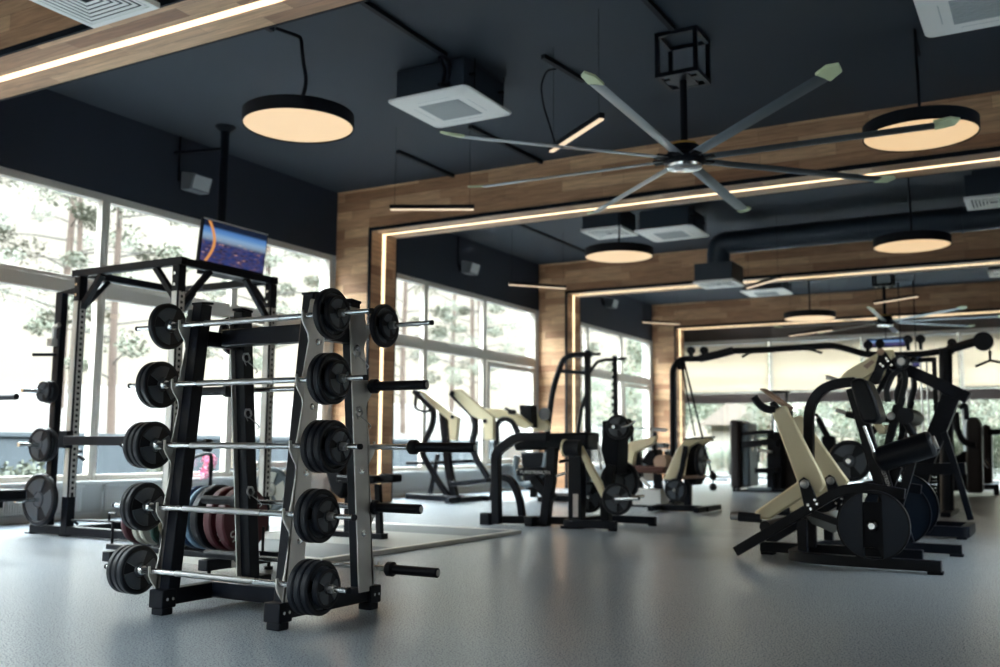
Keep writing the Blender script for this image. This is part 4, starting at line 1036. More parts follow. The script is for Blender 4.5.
# --- M9: seated machine with beige back
m9 = thing('seated_press_machine', 'seated plate-loaded machine with beige arms beneath the crossover cables', 'exercise machine', (-4.4, 12.9, 0))
Y9 = 12.7
for k, yy in enumerate((Y9, Y9+.42)):
    s = V((0, yy-Y9, 0))
    def Q(*a): return [p+s for p in pl(Y9)(*a)]
    MB().prism(Q(686, 439, 693, 437.5, 701, 437, 702, 440.5, 697, 442, 689, 447, 676, 478, 671, 480, 663, 479.5, 676, 450), (0, .1, 0)).build('lever_arm', 'cream', m9, bevel=.012)
    MB().bar(Q(686, 446, 682, 470, 672, 503), .06, .06, side=(0, 1, 0)).build('front_post', 'black', m9, bevel=.004)
MB().prism(pl(Y9+.15)(689, 442, 696, 444, 697, 478, 692, 486, 684, 478), (0, .4, 0)).build('centre_body', 'blackm', m9, bevel=.02)
MB().prism(pl(Y9+.1)(674, 476, 697, 475, 697, 478.5, 674, 479.5), (0, .4, 0)).build('seat', 'tan', m9, bevel=.01)
tob(m9, Y9+.3, 'seat_post', (688, 479, 688, 508), .09, .09, z0=.06)
b = MB(); xl, xr = at(657, 508, y=Y9+.2).x, at(709, 508, y=Y9+.2).x
b.bar([(xl, Y9+.2, .05), (xr, Y9+.2, .05)], .08, .08).bar([(xl+.05, Y9-.2, .05), (xl+.05, Y9+.8, .05)], .07, .07).bar([(xr-.05, Y9-.2, .05), (xr-.05, Y9+.8, .05)], .07, .07)
b.build('base_frame', 'black', m9, bevel=.005)
tot(m9, Y9, 'top_handle', (684, 439, 715, 437), .012)
c = at(699, 461, y=Y9+.2); tt = thing('weight_plate', 'dark round plate on the seated beige machine', 'weight plate', c)
grip_plate('plate_body', .2, .05, tt, c, (1, 0, 0)); MB().cyl(c+V((-.1, 0, 0)), c+V((.16, 0, 0)), .024, 12).build('weight_horn', 'chrome', m9)
tt = thing('weight_plate', 'dark round plate low at the left foot of the seated beige machine', 'weight plate', at(676, 490, y=Y9-.05))
c = at(676, 490, y=Y9-.05); grip_plate('plate_body', .15, .04, tt, c, (0, -1, 0))
MB().cyl(c+V((0, -.08, 0)), c+V((0, .35, 0)), .02, 12).build('weight_horn', 'chrome', m9)

# --- M6: leg machine with beige lever (middle)
m6 = thing('leg_curl_machine', 'long black plate-loaded leg machine with bent tube leg, long pad and thin beige lever', 'exercise machine', (-4.5, 9.9, 0))
Y6 = 9.6
MB().bar(pl(Y6)(577, 453, 577, 531), .12, .155, side=(0, 1, 0)).build('front_post', 'black', m6, bevel=.006)
MB().prism(pl(Y6-.062)(573, 494, 578, 494, 578, 517, 573, 517), (0, -.003, 0)).build('sticker', 'label', m6)
e = at(577, 528, y=Y6)
b = MB(); x0_ = at(570, 528, y=Y6).x; x1_ = at(637, 520, y=Y6+.2).x
b.bar([(x0_, Y6-.12, .06), (x1_-.1, Y6-.12, .06)], .08, .08).bar([(x0_+.1, Y6+.75, .06), (x1_, Y6+.75, .06)], .08, .08).bar([(x0_+.05, Y6-.12, .06), (x0_+.05, Y6+.75, .06)], .08, .08)
b.build('base_frame', 'black', m6, bevel=.005)
for x, y in ((x0_, Y6-.12), (x1_-.14, Y6-.12), (x1_-.04, Y6+.75)): MB().cyl((x, y, 0), (x, y, .03), .05, 14).build('rubber_foot', 'blackm', m6)
cushion((520, 443, 528, 441, 560, 442, 594, 441), .34, .19, 'thigh_pad', m6, Y6+.25)
rc = at(566, 448, y=Y6-.15); MB().cyl(rc, rc+V((.17, 0, 0)), .085, 24).build('roller', 'rubber', m6)
MB().cyl(rc-V((.025, 0, 0)), rc, .092, 24).build('roller_ring', 'cream', m6)
p = pl(Y6-.12)(575, 440, 579, 440.5, 590, 462, 601, 482, 606, 498, 604, 503, 598, 492, 586, 469)
MB().prism(p, (0, .05, 0)).build('lever_arm', 'cream', m6, bevel=.01)
MB().prism(pl(Y6+.1)(602, 421, 621, 418, 624, 430, 618, 440, 617, 474, 607, 474, 601, 450, 602, 438), (0, .30, 0)).build('tower_body', 'blackm', m6, bevel=.008)
tob(m6, Y6+.1, 'tower_post', (612, 465, 606, 500, 606, 525), .1, .1, z0=.06)
tot(m6, Y6, 'side_bar', (598, 442, 601, 470), .012, 'chrome')
def y_plate(root_label, u, v, y, r, t, group=None, m='rubber', cat='weight plate'):
    c = at(u, v, y=y); tt = thing('weight_plate', root_label, cat, c, group); grip_plate('plate_body', r, t, tt, c, (0, -1, 0), m); return c
c = y_plate('dark plate at the top of the middle leg machine beside its chrome handle', 619, 427, Y6+.02, .13, .06)
MB().cyl(c+V((0, -.16, 0)), c+V((0, .1, 0)), .02, 12).build('weight_horn', 'chrome', m6)
tot(m6, Y6-.12, 'chrome_handle', (622, 427, 630, 425, 635, 421), .014, 'chrome', fil=.04)
c = y_plate('front dark plate low on the right of the middle leg machine', 618, 499, Y6-.1, .165, .05, 'plates of the middle leg machine')
y_plate('larger dark plate behind the front one on the middle leg machine', 621, 481, Y6+.5, .225, .06, 'plates of the middle leg machine')
MB().cyl(c+V((0, 0, 0)), c+V((.0, .7, 0)), .022, 12).build('weight_horn', 'chrome', m6)
q = [c+V((0, -.05, 0)), c+V((.28, -.12, .02))]; MB().cyl(q[0], q[1], .022, 12).build('handle', 'chrome', m6)
c = y_plate('dark plate partly hidden behind the post of the middle leg machine', 590, 497, Y6+.3, .17, .05, 'plates of the middle leg machine')
MB().cyl(c+V((0, -.05, 0)), c+V((0, .15, 0)), .02, 12).build('weight_horn', 'chrome', m6)

# --- M4: bench machine with arched leg
m4 = m6
Y4 = 9.45
tob(m4, Y4, 'bent_leg', (497, 524, 496.5, 490, 496, 452, 517, 437, 548, 437), .085, .095, fil=.09)
MB().bar(pl(Y4+.3)(502, 477, 512, 480, 520, 499, 522.5, 519), .07, .07, fil=.08, side=(0, 1, 0)).build('curved_brace', 'black', m4, bevel=.004)
f0 = at(486, 524, y=Y4)
MB().bar([(f0.x, Y4, .06), (f0.x+1.0, Y4+.35, .06), (at(574, 515, y=Y4+.5).x, Y4+.5, .06)], .08, .08).build('base_beam', 'black', m4, bevel=.005)
MB().box((f0.x-.05, Y4-.06, 0), (f0.x+.07, Y4+.06, .13)).build('foot', 'blackm', m4, bevel=.01)
MB().box((f0.x+.45, Y4+.05, 0), (f0.x+.55, Y4+.5, .1)).build('foot', 'blackm', m4, bevel=.01)
cushion((521, 472, 549, 471), .28, .085, 'seat', m4, Y4+.2)
text('PURESTRENGTH', 'lettering', .05, at(535, 472.5, y=Y4+.055), (PI/2, 0, 0), 'lettering', m4)
MB().bar(pl(Y4+.2)(534, 478, 545, 492, 553, 500), .09, .10, side=(0, 1, 0)).build('seat_lever', 'black', m4, bevel=.005)
tob(m4, Y4+.2, 'seat_post', (553, 448, 551, 480, 547, 505, 545, 522), .1, .1, z0=.0)
MB().bar(pl(Y4+.3)(560, 462, 568, 460, 572, 462), .05, .03, side=(0, 1, 0)).build('foot_rest', 'black', m4)
tot(m4, Y4+.15, 'chrome_pin', (556, 476, 566, 473), .016, 'chrome')

# --- M3: pulldown by the second window
m3 = thing('pulldown_machine', 'plate-loaded pulldown machine with two beige arms in front of the second room windows', 'exercise machine', (-7.6, 13.1, 0))
Y3 = 12.95
def cream2(y, q, nm='lever_arm'): return MB().prism(pl(y)(*q), (0, .09, 0)).build(nm, 'cream', m3, bevel=.012)
a1 = cream2(Y3, (416, 389, 424, 392, 449.5, 413, 458, 418, 455.5, 441, 449.5, 439.5, 448, 420, 437.5, 411))
a2 = cream2(Y3-.2, (452, 390, 459, 389, 475, 403, 493, 417, 493, 440, 484, 440, 483, 421.5, 471, 415.5, 454, 396))
for (u, v, y, ar) in ((452, 417, Y3, a1), (484.5, 421, Y3-.2, a2)):
    c = at(u, v, y=y-.02); MB().cyl(c, c+V((0, .02, 0)), .03, 12).build('pivot_bolt', 'blackm', ar)
T3 = lambda nm, y, q, w=.075, h=.075, f=.1, z0=None: tob(m3, y, nm, q, w, h, fil=f, z0=z0)
T3('curved_post', Y3+.05, (414, 391, 434, 410, 433, 424, 424, 444, 422, 454, 436, 478, 452, 502))
T3('curved_post', Y3-.15, (451, 393, 474, 416, 476, 428, 471, 446, 478, 462, 488, 478))
T3('upright', Y3+.15, (443, 412, 446, 440, 449, 470, 456, 502), .1, .11, .05)
T3('rear_leg', Y3+.5, (438, 454, 429, 500), .06, .06, 0)
T3('cross_bar', Y3+.3, (411, 463, 430, 463, 474, 461), .3, .05, 0)
T3('seat_beam', Y3, (455, 484, 492, 480), .34, .07, 0)
T3('handle', Y3-.1, (416, 396, 415, 408, 424, 412, 433, 410), .04, .04, .05)
MB().cyl(at(418, 393, y=Y3-.15), at(418, 393, y=Y3+.15), .04, 12).build('grip', 'rubber', m3)
MB().cyl(at(452, 393, y=Y3-.35), at(452, 393, y=Y3), .04, 12).build('grip', 'rubber', m3)
xa, xb = at(404, 500, y=Y3).x, at(464, 503, y=Y3-.1).x
MB().bar([(xa, Y3+.1, .06), (xb, Y3-.25, .06)], .1, .09).bar([(xb-.05, Y3-.5, .05), (xb-.05, Y3+.6, .05)], .08, .08).bar([(xa+.1, Y3+.5, .05), (xb+.1, Y3+.5, .05)], .08, .08).build('base_frame', 'black', m3, bevel=.005)
T3('chrome_handle', Y3-.3, (466, 446, 484, 440), .015, .015, 0)

# --- M5: second beige machine behind the bench
m5 = thing('incline_press_machine', 'beige and grey plate-loaded press machine half hidden behind the long black leg machine', 'exercise machine', (-6.6, 13.6, 0))
Y5 = 13.5
MB().prism(pl(Y5)(480, 408, 500, 409, 517, 414, 531, 425, 524, 429, 514, 424, 500, 419, 482, 417), (0, .1, 0)).build('lever_arm', 'cream', m5, bevel=.012)
MB().prism(pl(Y5+.3)(532, 412, 540, 414, 549, 425, 548, 431, 534, 431), (0, .1, 0)).build('lever_arm', 'cream', m5, bevel=.012)
MB().prism(pl(Y5+.1)(519, 405, 531, 405, 532, 428, 525, 424, 520, 415), (0, .2, 0)).build('stop_block', 'blackm', m5, bevel=.01)
c = at(545, 414, y=Y5+.2); MB().lathe(c, (0, -1, 0), [(0, 0), (0, .1), (.03, .1), (.03, .05), (.02, .05), (.02, 0)], 24).build('pulley_wheel', 'grey_pl', m5)
tob(m5, Y5, 'curved_post', (492, 500, 497, 440, 496, 424, 504, 418, 513, 421, 518, 433), .07, .07, fil=.15)
c = at(512, 412, y=Y5-.08); MB().cyl(c, c+V((-.12, 0, .06)), .022, 12).cyl(c+V((0, -.06, 0)), c+V((0, .08, 0)), .04, 12).build('adjust_knob', 'rubber', m5)
MB().tube(pl(Y5+.3)(517, 456, 515, 470, 520, 485, 533, 484, 545, 470, 547, 453), .05, 12, fil=.2).build('grey_cover', 'greyshroud', m5)
MB().prism(pl(Y5+.4)(520, 452, 545, 452, 543, 490, 524, 490), (0, .25, 0)).build('centre_body', 'blackm', m5, bevel=.03)
MB().bar([(-7.2, Y5+.5, .06), (-5.9, Y5+.5, .06)], .09, .09).bar([(-7.0, Y5, .06), (-7.0, Y5+1, .06)], .08, .08).build('base_frame', 'black', m5, bevel=.005)
tob(m5, Y5+.5, 'seat_post', (534, 488, 534, 503), .1, .1, z0=.06)
t = thing('weight_plate', 'pale grey plate at the back of the half hidden press machine', 'weight plate', at(505, 478, y=Y5+.2))
c = at(508, 476, y=Y5+.35); grip_plate('plate_body', .2, .05, t, c, (0, -1, 0), 'greyshroud', 'grey_pl')
MB().cyl(c+V((0, -.08, 0)), c+V((0, .2, 0)), .022, 12).build('weight_horn', 'chrome', m5)

# --- M7: half rack / smith by the third window
m7 = thing('smith_machine', 'tall black rack with curved tube and holed post in front of the second lit doorway', 'exercise machine', (-6.2, 15.2, 0))
Y7 = 15.0
tot(m7, Y7, 'curved_tube', (548, 425, 553, 388, 563, 359, 572, 355, 592, 354), .05, fil=.2)
q = pl(Y7)(548, 423, 546, 470); q[1].z = .05; MB().tube(q, .05, 12).build('lower_tube', 'black', m7)
tob(m7, Y7, 'cross_bar', (560, 371, 585, 373), .06, .07)
q = pl(Y7)(587.5, 350, 588, 440); q[1].z = .05; MB().bar(q, .09, .09, side=(0, 1, 0)).build('upright', 'black', m7, bevel=.005)
q = pl(Y7+.9)(615, 356, 617, 415); q[1].z = .05; pst = MB().bar(q, .07, .07, side=(0, 1, 0)).build('holed_post', 'black', m7, bevel=.005)
b = MB(); xx = q[0].x; z = .5
while z < q[0].z-.1: b.box((xx-.05, Y7+.85, z), (xx+.05, Y7+.864, z+.05)); z += .12
b.build('holed_strip', 'blackm', pst)
MB().bar([at(581, 354.5, y=Y7), at(600, 354, y=Y7)], .05, .05).build('top_tee', 'black', m7)
MB().bar([at(606, 360, y=Y7+.9), at(626, 358.5, y=Y7+.9)], .05, .05).build('top_tee', 'black', m7)
MB().tube([at(590, 372, y=Y7), at(597, 362, y=Y7+.3), at(606, 359.5, y=Y7+.8), at(615, 360, y=Y7+.9)], .03, 8, fil=.1).build('top_link', 'black', m7)
tot(m7, Y7+.1, 'slanted_tube', (587, 392, 581, 410, 577, 440), .035)
xa = at(546, 470, y=Y7).x; xb = at(617, 470, y=Y7).x
MB().bar([(xa, Y7, .05), (xb, Y7, .05)], .08, .08).bar([(xb, Y7, .05), (xb, Y7+.95, .05)], .08, .08).build('base_frame', 'black', m7, bevel=.005)
t = thing('barbell', 'chrome barbell held level across the rack behind the middle leg machine', 'barbell', at(645, 428, y=Y7+.4))
MB().cyl(at(598, 426, y=Y7+.4), at(668, 430, y=Y7+.4), .0145, 12).build('shaft', 'chrome', t)
MB().cyl(at(652, 429, y=Y7+.4), at(666, 430, y=Y7+.4), .028, 12).build('sleeve', 'steel', t)
t = thing('barbell_stand', 'chrome and black stand carrying the level barbell', 'stand', (at(640, 430, y=Y7+.6).x, Y7+.4, 0))
for u in (632, 655):
    q = pl(Y7+.4)(u, 432, u, 470); q[1].z = 0; MB().bar(q, .05, .05).build('upright', 'black', t)
MB().bar([at(626, 470, y=Y7+.4)*1, at(660, 470, y=Y7+.4)*1], .04, .04).build('cross_bar', 'black', t)

# --- M8: cream bench machine + brown bench between
m8 = thing('chest_press_machine', 'small beige machine behind the brown bench beside the middle leg machine', 'exercise machine', at(640, 455, y=14.6)-V((0, 0, at(640, 455, y=14.6).z)))
Y8 = 14.2
MB().prism(pl(Y8)(624.5, 443.5, 638, 440, 656, 436, 653, 443.5, 635, 452.5, 632, 466, 626, 468), (0, .12, 0)).build('lever_arm', 'cream', m8, bevel=.012)
tob(m8, Y8+.2, 'post', (637, 447, 640, 470, 640, 500), .09, .09, z0=.0)
MB().prism(pl(Y8+.1)(640, 462, 648, 450, 656, 449, 658, 462, 650, 467), (0, .3, 0)).build('body', 'blackm', m8, bevel=.03)
x_ = at(640, 495, y=Y8+.2).x; MB().bar([(x_-.5, Y8+.2, .045), (x_+.2, Y8+.2, .045)], .08, .08).build('base_beam', 'black', m8)
bb2 = thing('flat_bench', 'dark brown padded bench between the middle leg machine and the seated beige machine', 'bench', at(645, 500, y=13.75)*1)
bb2.location.z = 0
cushion((623, 469, 668, 470), .32, .10, 'pad', bb2, 13.75, 'bench_brown')
c = at(660, 462, y=13.65); MB().cyl(c, c+V((0, .3, 0)), .10, 20).build('head_roll', 'tan', bb2)
tob(bb2, 13.75, 'leg', (634, 474, 634, 505), .09, .09, 'blackm', z0=.0)
tob(bb2, 13.75, 'leg', (658, 474, 662, 505), .09, .09, 'blackm', z0=.0)
tob(bb2, 13.6, 'strut', (641, 478, 650, 487), .03, .05, 'silver')
st = thing('step_box', 'pale grey box on the floor under the brown bench', 'box', at(653, 495, y=13.6)*1); st.location.z = 0
c = at(653, 495, y=13.8); MB().box((c.x-.25, 13.6, .02), (c.x+.2, 13.9, .26)).build('body', 'white', st, bevel=.02)
MB().box((c.x-.27, 13.58, 0), (c.x+.22, 13.92, .02)).build('foot_strip', 'blackm', st)
# dumbbells on a rack behind
dr = thing('dumbbell_rack', 'long pale dumbbell rack along the far wall behind the barbell stand', 'rack', (at(650, 445, y=18.3).x, 18.3, 0))
xa, xb = at(622, 450, y=18.2).x, at(669, 450, y=18.2).x
for z in (.45, .8):
    MB().box((xa, 18.1, z), (xb, 18.45, z+.04)).build('shelf', 'steel', dr)
for x in (xa+.05, xb-.05): MB().box((x-.03, 18.15, 0), (x+.03, 18.45, .84)).build('leg', 'black', dr)
for z, zn in ((.49, 'lower'), (.84, 'upper')):
    for k in range(7):
        x = xa+.12+(xb-xa-.24)*k/6
        o = MB(); o.lathe((x, 18.12, z+.065), (0, 1, 0), [(0, 0), (0, .06), (.1, .06), (.1, .018), (.2, .018), (.2, .06), (.3, .06), (.3, 0)], 6)
        tag(o.build('dumbbell', 'grey_pl', loc=(x, 18.3, z)), 'grey dumbbell lying on the %s shelf of the far dumbbell rack' % zn, 'dumbbell', 'dumbbells on the %s far shelf' % zn)

# --- M11, M12: weight stack machines far back
def stack_machine(lb, Y, u0, u1, vt, v0, ub):
    t = thing('weight_stack_machine', lb, 'exercise machine', at(u0, v0, y=Y)*1); t.location.z = 0
    A, B = at(u0, vt, y=Y), at(u1, vt, y=Y)
    MB().box((A.x, Y, .06), (B.x, Y+.9, A.z)).build('shroud', 'shroud', t, bevel=.05)
    C_ = at(ub, vt, y=Y)
    g = MB().box((B.x+.01, Y+.1, .1), (C_.x, Y+.8, A.z-.06)).build('grey_cover', 'greyshroud', t, bevel=.04)
    for x in (A.x+.05, B.x-.05): MB().cyl((x, Y+.1, 0), (x, Y+.1, .06), .04, 12).build('foot', 'blackm', t)
    return t, C_.x
t, xc = stack_machine('weight stack machine with brown-black cover left of the beige lever arms, far back', 19.6, 729, 738.5, 420, 492, 747)
Yk = 19.7
def K(nm, q, w, h, m='black', y=Yk, f=0): return MB().bar(pl(y)(*q), w, h, fil=f, side=(0, 1, 0)).build(nm, m, t, bevel=.008)
K('upper_arm', (742, 434, 762, 432, 774, 432), .1, .08); K('lower_arm', (742, 445, 770, 442, 778, 443), .14, .13)
p = pl(Yk+.2)(776, 432, 776, 492); p[1].z = 0; MB().bar(p, .3, .3, side=(0, 1, 0)).build('column', 'black', t, bevel=.02)
p = pl(Yk+.5)(792, 428, 792, 492); p[1].z = 0; MB().bar(p, .3, .34, side=(0, 1, 0)).build('column', 'shroud', t, bevel=.02)
K('seat', (757, 470.5, 778, 470.5), .35, .1, 'vinyl'); K('seat_post', (771, 473, 772, 491), .1, .12)
K('handle', (753, 436, 753, 452), .03, .03, 'chrome'); K('handle', (760, 443, 758, 462), .03, .04); K('pad', (757, 436, 770, 436), .2, .05, 'greyshroud'); K('linkage', (758, 450, 772, 452), .1, .05, 'steel')
K('foot_beam', (748, 489, 772, 489), .12, .06, 'greyshroud'); K('foot_beam', (735, 491, 800, 490), .08, .06)
K('top_pad', (772, 392, 789, 392), .2, .05); K('top_post', (787, 392, 785, 430), .06, .05); K('top_post', (776, 396, 772, 432), .04, .04, 'greyshroud')
m12 = thing('weight_stack_machine', 'dark weight stack machine with rounded tall covers at the right edge, far back', 'exercise machine', (-1.4, 21.2, 0))
def Z12(nm, y, q, d, m='shroud', bv=.05):
    p = pl(y)(*q)
    for k in p:
        if k.z < .1: k.z = .06
    return MB().prism(p, (0, d, 0)).build(nm, m, m12, bevel=bv)
Z12('tall_cover', 20.6, (966, 420, 970, 416.5, 977, 417, 981, 424, 983, 497, 966, 497), .5)
Z12('tall_cover', 21.4, (982, 426, 986, 423.5, 990, 426, 991.5, 434, 992, 484, 983, 484), .5)
for q, r in (((956, 412, 957, 430, 964, 443, 976, 445), .06), ((959, 408, 966, 404, 967, 420), .05), ((952, 415, 950, 440, 955, 470), .05)):
    MB().tube(pl(20.5)(*q), r, 10, fil=.2).build('curved_arm', 'black', m12)
MB().prism(pl(20.7)(945, 462, 966, 450, 966, 490, 950, 492), (0, .5, 0)).build('seat_body', 'blackm', m12, bevel=.04)
c = at(994, 432, y=21.4); MB().cyl(c+V((-.1, 0, 0)), c+V((.12, 0, 0)), .06, 12).build('side_knob', 'blackm', m12)
MB().tube(pl(21.2)(984, 460, 989, 468), .03, 8).build('chrome_pin', 'chrome', m12)
MB().bar([at(984, 487, y=21.4), at(999, 487, y=21.4)], .1, .1).build('foot_beam', 'black', m12)
p = pl(21.4)(996, 487, 997, 497); p[1].z = 0; MB().bar(p, .1, .1).build('foot', 'black', m12)
t = thing('weight_stack_machine', 'dark weight stack machine seen between the legs of the row machine', 'exercise machine', (-2.2, 19.2, 0))
MB().box((-2.5, 19.0, .06), (-2.3, 19.6, 1.5)).build('cover', 'shroud', t, bevel=.05)
MB().box((-1.95, 19.0, .0), (-1.8, 19.5, 1.3)).build('cover', 'shroud', t, bevel=.05)
MB().box((-2.3, 19.1, .5), (-1.95, 19.5, .6)).box((-2.5, 19.2, 0), (-1.8, 19.3, .06)).build('seat', 'vinyl', t, bevel=.02)

t = thing('exercise_cable_column', 'black cable column with handles seen between the beige arms and the hoop tube', 'exercise machine', at(825, 440, y=17)*1); t.location.z = 0
MB().tube(pl(17)(813, 414, 817, 415, 827, 435), .03, 8, fil=.1).build('arm', 'black', t)
MB().tube(pl(17)(818, 418, 829, 440), .055, 8).build('arm_sleeve', 'black', t)
p = pl(17)(829, 436, 829, 480); p[1].z = 0; MB().bar(p, .22, .2, side=(0, 1, 0)).build('column', 'blackm', t, bevel=.02)
MB().bar(pl(16.9)(822, 453, 836, 453), .03, .03).build('handle', 'steel', t)

# small bench behind the right leg of the barbell rack
b2 = thing('adjustable_bench', 'black adjustable bench standing on the platform behind the barbell rack', 'bench', (-5.6, 7.9, 0))
Yb_ = 7.2
p = pl(Yb_)(345, 478, 372, 480, 384, 479); MB().bar(p, .28, .07, side=(0, 1, 0)).build('seat_pad', 'vinyl', b2, bevel=.02)
p = pl(Yb_)(382, 477.5, 398, 478.5); MB().bar(p, .14, .07, side=(0, 1, 0)).build('foot_roller', 'vinyl', b2, bevel=.015)
p = pl(Yb_)(333, 470, 345, 477); MB().prism(pl(Yb_-.12)(322, 462, 336, 463, 346, 482, 340, 500, 330, 492), (0, .26, 0)).build('back_pad', 'vinyl', b2, bevel=.03)
p = pl(Yb_)(350, 484, 349, 540); p[1].z = .03; MB().bar(p, .07, .07).build('leg', 'black', b2)
p = pl(Yb_)(378, 484, 380, 540); p[1].z = .03; MB().bar(p, .05, .05).build('leg', 'black', b2)
x_ = p[1].x; MB().box((x_-.7, Yb_-.05, .028), (x_+.05, Yb_+.05, .075)).build('base_beam', 'black', b2)

# small televisions near the back windows
for k, (u0, v0, u1, v1, Y, lb, kd) in enumerate([(866, 338.8, 906, 346.5, 25.0, 'wide television hanging near the back windows, just above the crossover bar', 1),
                                               (893, 355, 909, 368, 24.6, 'small screen with violet picture below the crossover bar', 1),
                                               (911, 353.5, 921.5, 367, 24.6, 'small dark blue screen right of the violet one below the crossover bar', 1)]):
    A, B = at(u0, v0, y=Y), at(u1, v1, y=Y); t = thing('television', lb, 'television', ((A.x+B.x)/2, Y, B.z))
    MB().box((A.x, Y, B.z), (B.x, Y+.06, A.z)).build('housing', 'blackm', t, bevel=.01)
    MB().box((A.x+.03, Y-.004, B.z+.03), (B.x-.03, Y, A.z-.03)).build('screen', tv_screen('far_screen_%d' % k, 3.7+k*2.1, 1), t)
    MB().cyl(((A.x+B.x)/2, Y+.03, A.z-.01), ((A.x+B.x)/2, Y+.03, CZ-.002), .012, 8).build('ceiling_pole', 'blackm', t)

# ------------------------------------------------------------------ outside
def ground_mat(name, c, v, s): return mat(name, c, .9, var=v, bscale=s)
M['grass_dry'] = ground_mat('dry_grass', (.020, .0155, .011, 1), .5, 3)
M['grass_green'] = ground_mat('green_ground', (.014, .019, .010, 1), .4, 2)
M['terrace'] = ground_mat('terrace_stone', (.025, .032, .038, 1), .2, 2)
M['bark'] = ground_mat('pine_bark', (.05, .033, .024, 1), .4, 12)
M['bark_grey'] = ground_mat('grey_bark', (.045, .04, .034, 1), .4, 12)
def leafm(n, c):
    m = mat(n, c, .7, var=.35, bscale=1.3); return m
M['leaf'] = leafm('pine_foliage', (.06, .065, .042, 1)); M['leaf2'] = leafm('broad_foliage', (.05, .062, .036, 1))
M['pink'] = mat('pink_petals', (.65, .16, .28, 1), .6); M['stemgreen'] = mat('flower_leaves', (.05, .12, .04, 1), .6)
M['thatch'] = ground_mat('roof_shingle', (.10, .08, .065, 1), .3, 8)
M['plaster'] = mat('house_plaster', (.16, .145, .12, 1), .8)
M['timber'] = mat('dark_timber', (.06, .04, .03, 1), .7)

def terrain():
    b = MB(); X = [WX-.26, -14, -17, -17.3, -24, -34, -60]; Z = [-.25, -.25, -.25, .95, 1.9, 3.2, 4.5]
    ys = [-20+4*k for k in range(22)]
    g = [[b.bm.verts.new((x, y, z+(.25*math.sin(y*.35+x*.3) if i > 3 else 0))) for i, (x, z) in enumerate(zip(X, Z))] for y in ys]
    for r0, r1 in zip(g, g[1:]):
        for i in range(len(X)-1): b.face([r0[i], r0[i+1], r1[i+1], r1[i]])
    return b
gm = terrain().build('lawn_slope', 'grass_dry'); struct(gm)
struct(MB().box((-17.25, -20, -.3), (WX-.26, 45, -.2)).build('terrace_ground', 'terrace'))
tag(MB().box((-17.3, -20, -.2), (-17.0, 30, .98)).box((-17.36, -20, .98), (-16.94, 30, 1.06)).build('retaining_wall', 'terrace', loc=(-17.1, 10, -.2)), 'grey-blue retaining wall outside the left windows below the dry slope', 'wall')
struct(MB().box((RX+.3, -40, -.3), (40, YB, -.2)).box((-60, -40, -.3), (RX+.3, -2.9, -.2)).build('front_ground', 'terrace'))
struct(MB().box((-60, YB+.3, -.3), (40, 90, -.05)).build('back_ground', 'grass_green'))

def foliage_cloud(mb, c, rad, n, s, flat=.7):
    c = V(c)
    for _ in range(n):
        while True:
            p = V((random.uniform(-1, 1), random.uniform(-1, 1), random.uniform(-1, 1)))
            if p.length <= 1: break
        p = V((p.x*rad, p.y*rad, p.z*rad*flat))+c
        u = V((random.gauss(0, 1), random.gauss(0, 1), random.gauss(0, 1))).normalized(); w = u.orthogonal().normalized()
        k = s*random.uniform(.6, 1.3)
        a = mb.bm.verts.new(p+u*k); b_ = mb.bm.verts.new(p+w*k*.5); c_ = mb.bm.verts.new(p-u*k); d_ = mb.bm.verts.new(p-w*k*.5)
        mb.face([a, b_, c_, d_])
def pine():
    t = thing('pine_tree', 'x', 'tree')
    H = 11
    pts = [(0, 0, 0), (.08, .03, 3), (.02, .1, 6), (.15, .05, 9), (.1, 0, H)]
    MB().tube(pts, .11, 9, fil=.8, r2=.035).build('trunk', 'bark', t)
    br = MB(); fo = MB()
    for k in range(26):
        z = 1.8+9*k/26; a = k*2.4+random.random(); L = random.uniform(.8, 2.0)*(1-.4*k/26)
        e = V((math.cos(a)*L, math.sin(a)*L, z+random.uniform(.1, .5)))
        br.tube([(.06, .05, z), (e+V((.06, .05, z)))/2+V((0, 0, .05)), e], .03, 5, r2=.01)
        foliage_cloud(fo, e, random.uniform(.35, .7), 230, .055, .55)
    br.build('branches', 'bark_grey', t); fo.build('foliage', 'leaf', t)
    t['label'] = ''
    return t
def broad(h=6, n=34, r=2.4):
    t = thing('leafy_tree', 'x', 'tree')
    MB().tube([(0, 0, 0), (.1, 0, h*.3), (0, .1, h*.6), (.1, 0, h*.85)], .2, 9, fil=.5, r2=.06).build('trunk', 'bark_grey', t)
    br = MB(); fo = MB()
    for k in range(n):
        a = k*2.4; z = h*(.3+.65*k/n); L = r*math.sqrt(max(.1, 1-((z/h-.6)/.45)**2))*random.uniform(.5, 1)
        e = V((math.cos(a)*L, math.sin(a)*L, z)); br.tube([(0, 0, z*.8), e], .03, 5, r2=.01)
        foliage_cloud(fo, e, random.uniform(.5, .9), 210, .08, .8)
    br.build('branches', 'bark_grey', t); fo.build('foliage', 'leaf2', t)
    return t
PN = pine()
spots = [(-19, 8.8, 1.0, 1.0), (-22, 12.2, 1.4, 1.1), (-18.6, 14.9, 1.0, .9), (-25, 18.2, 2, 1.2), (-21, 20.7, 1.4, 1.0), (-23, 24.5, 1.6, 1.1), (-19.5, 27.5, 1.1, .95), (-26, 31, 2.1, 1.2),
         (-21, 35, 1.4, 1.1), (-24, 39.5, 1.8, 1.15), (-27, 9, 2.2, 1.2), (-29, 15, 2.4, 1.25), (-31, 23, 2.7, 1.3), (-20, 43, 1.3, 1.1), (-30, 47, 2.6, 1.3)]
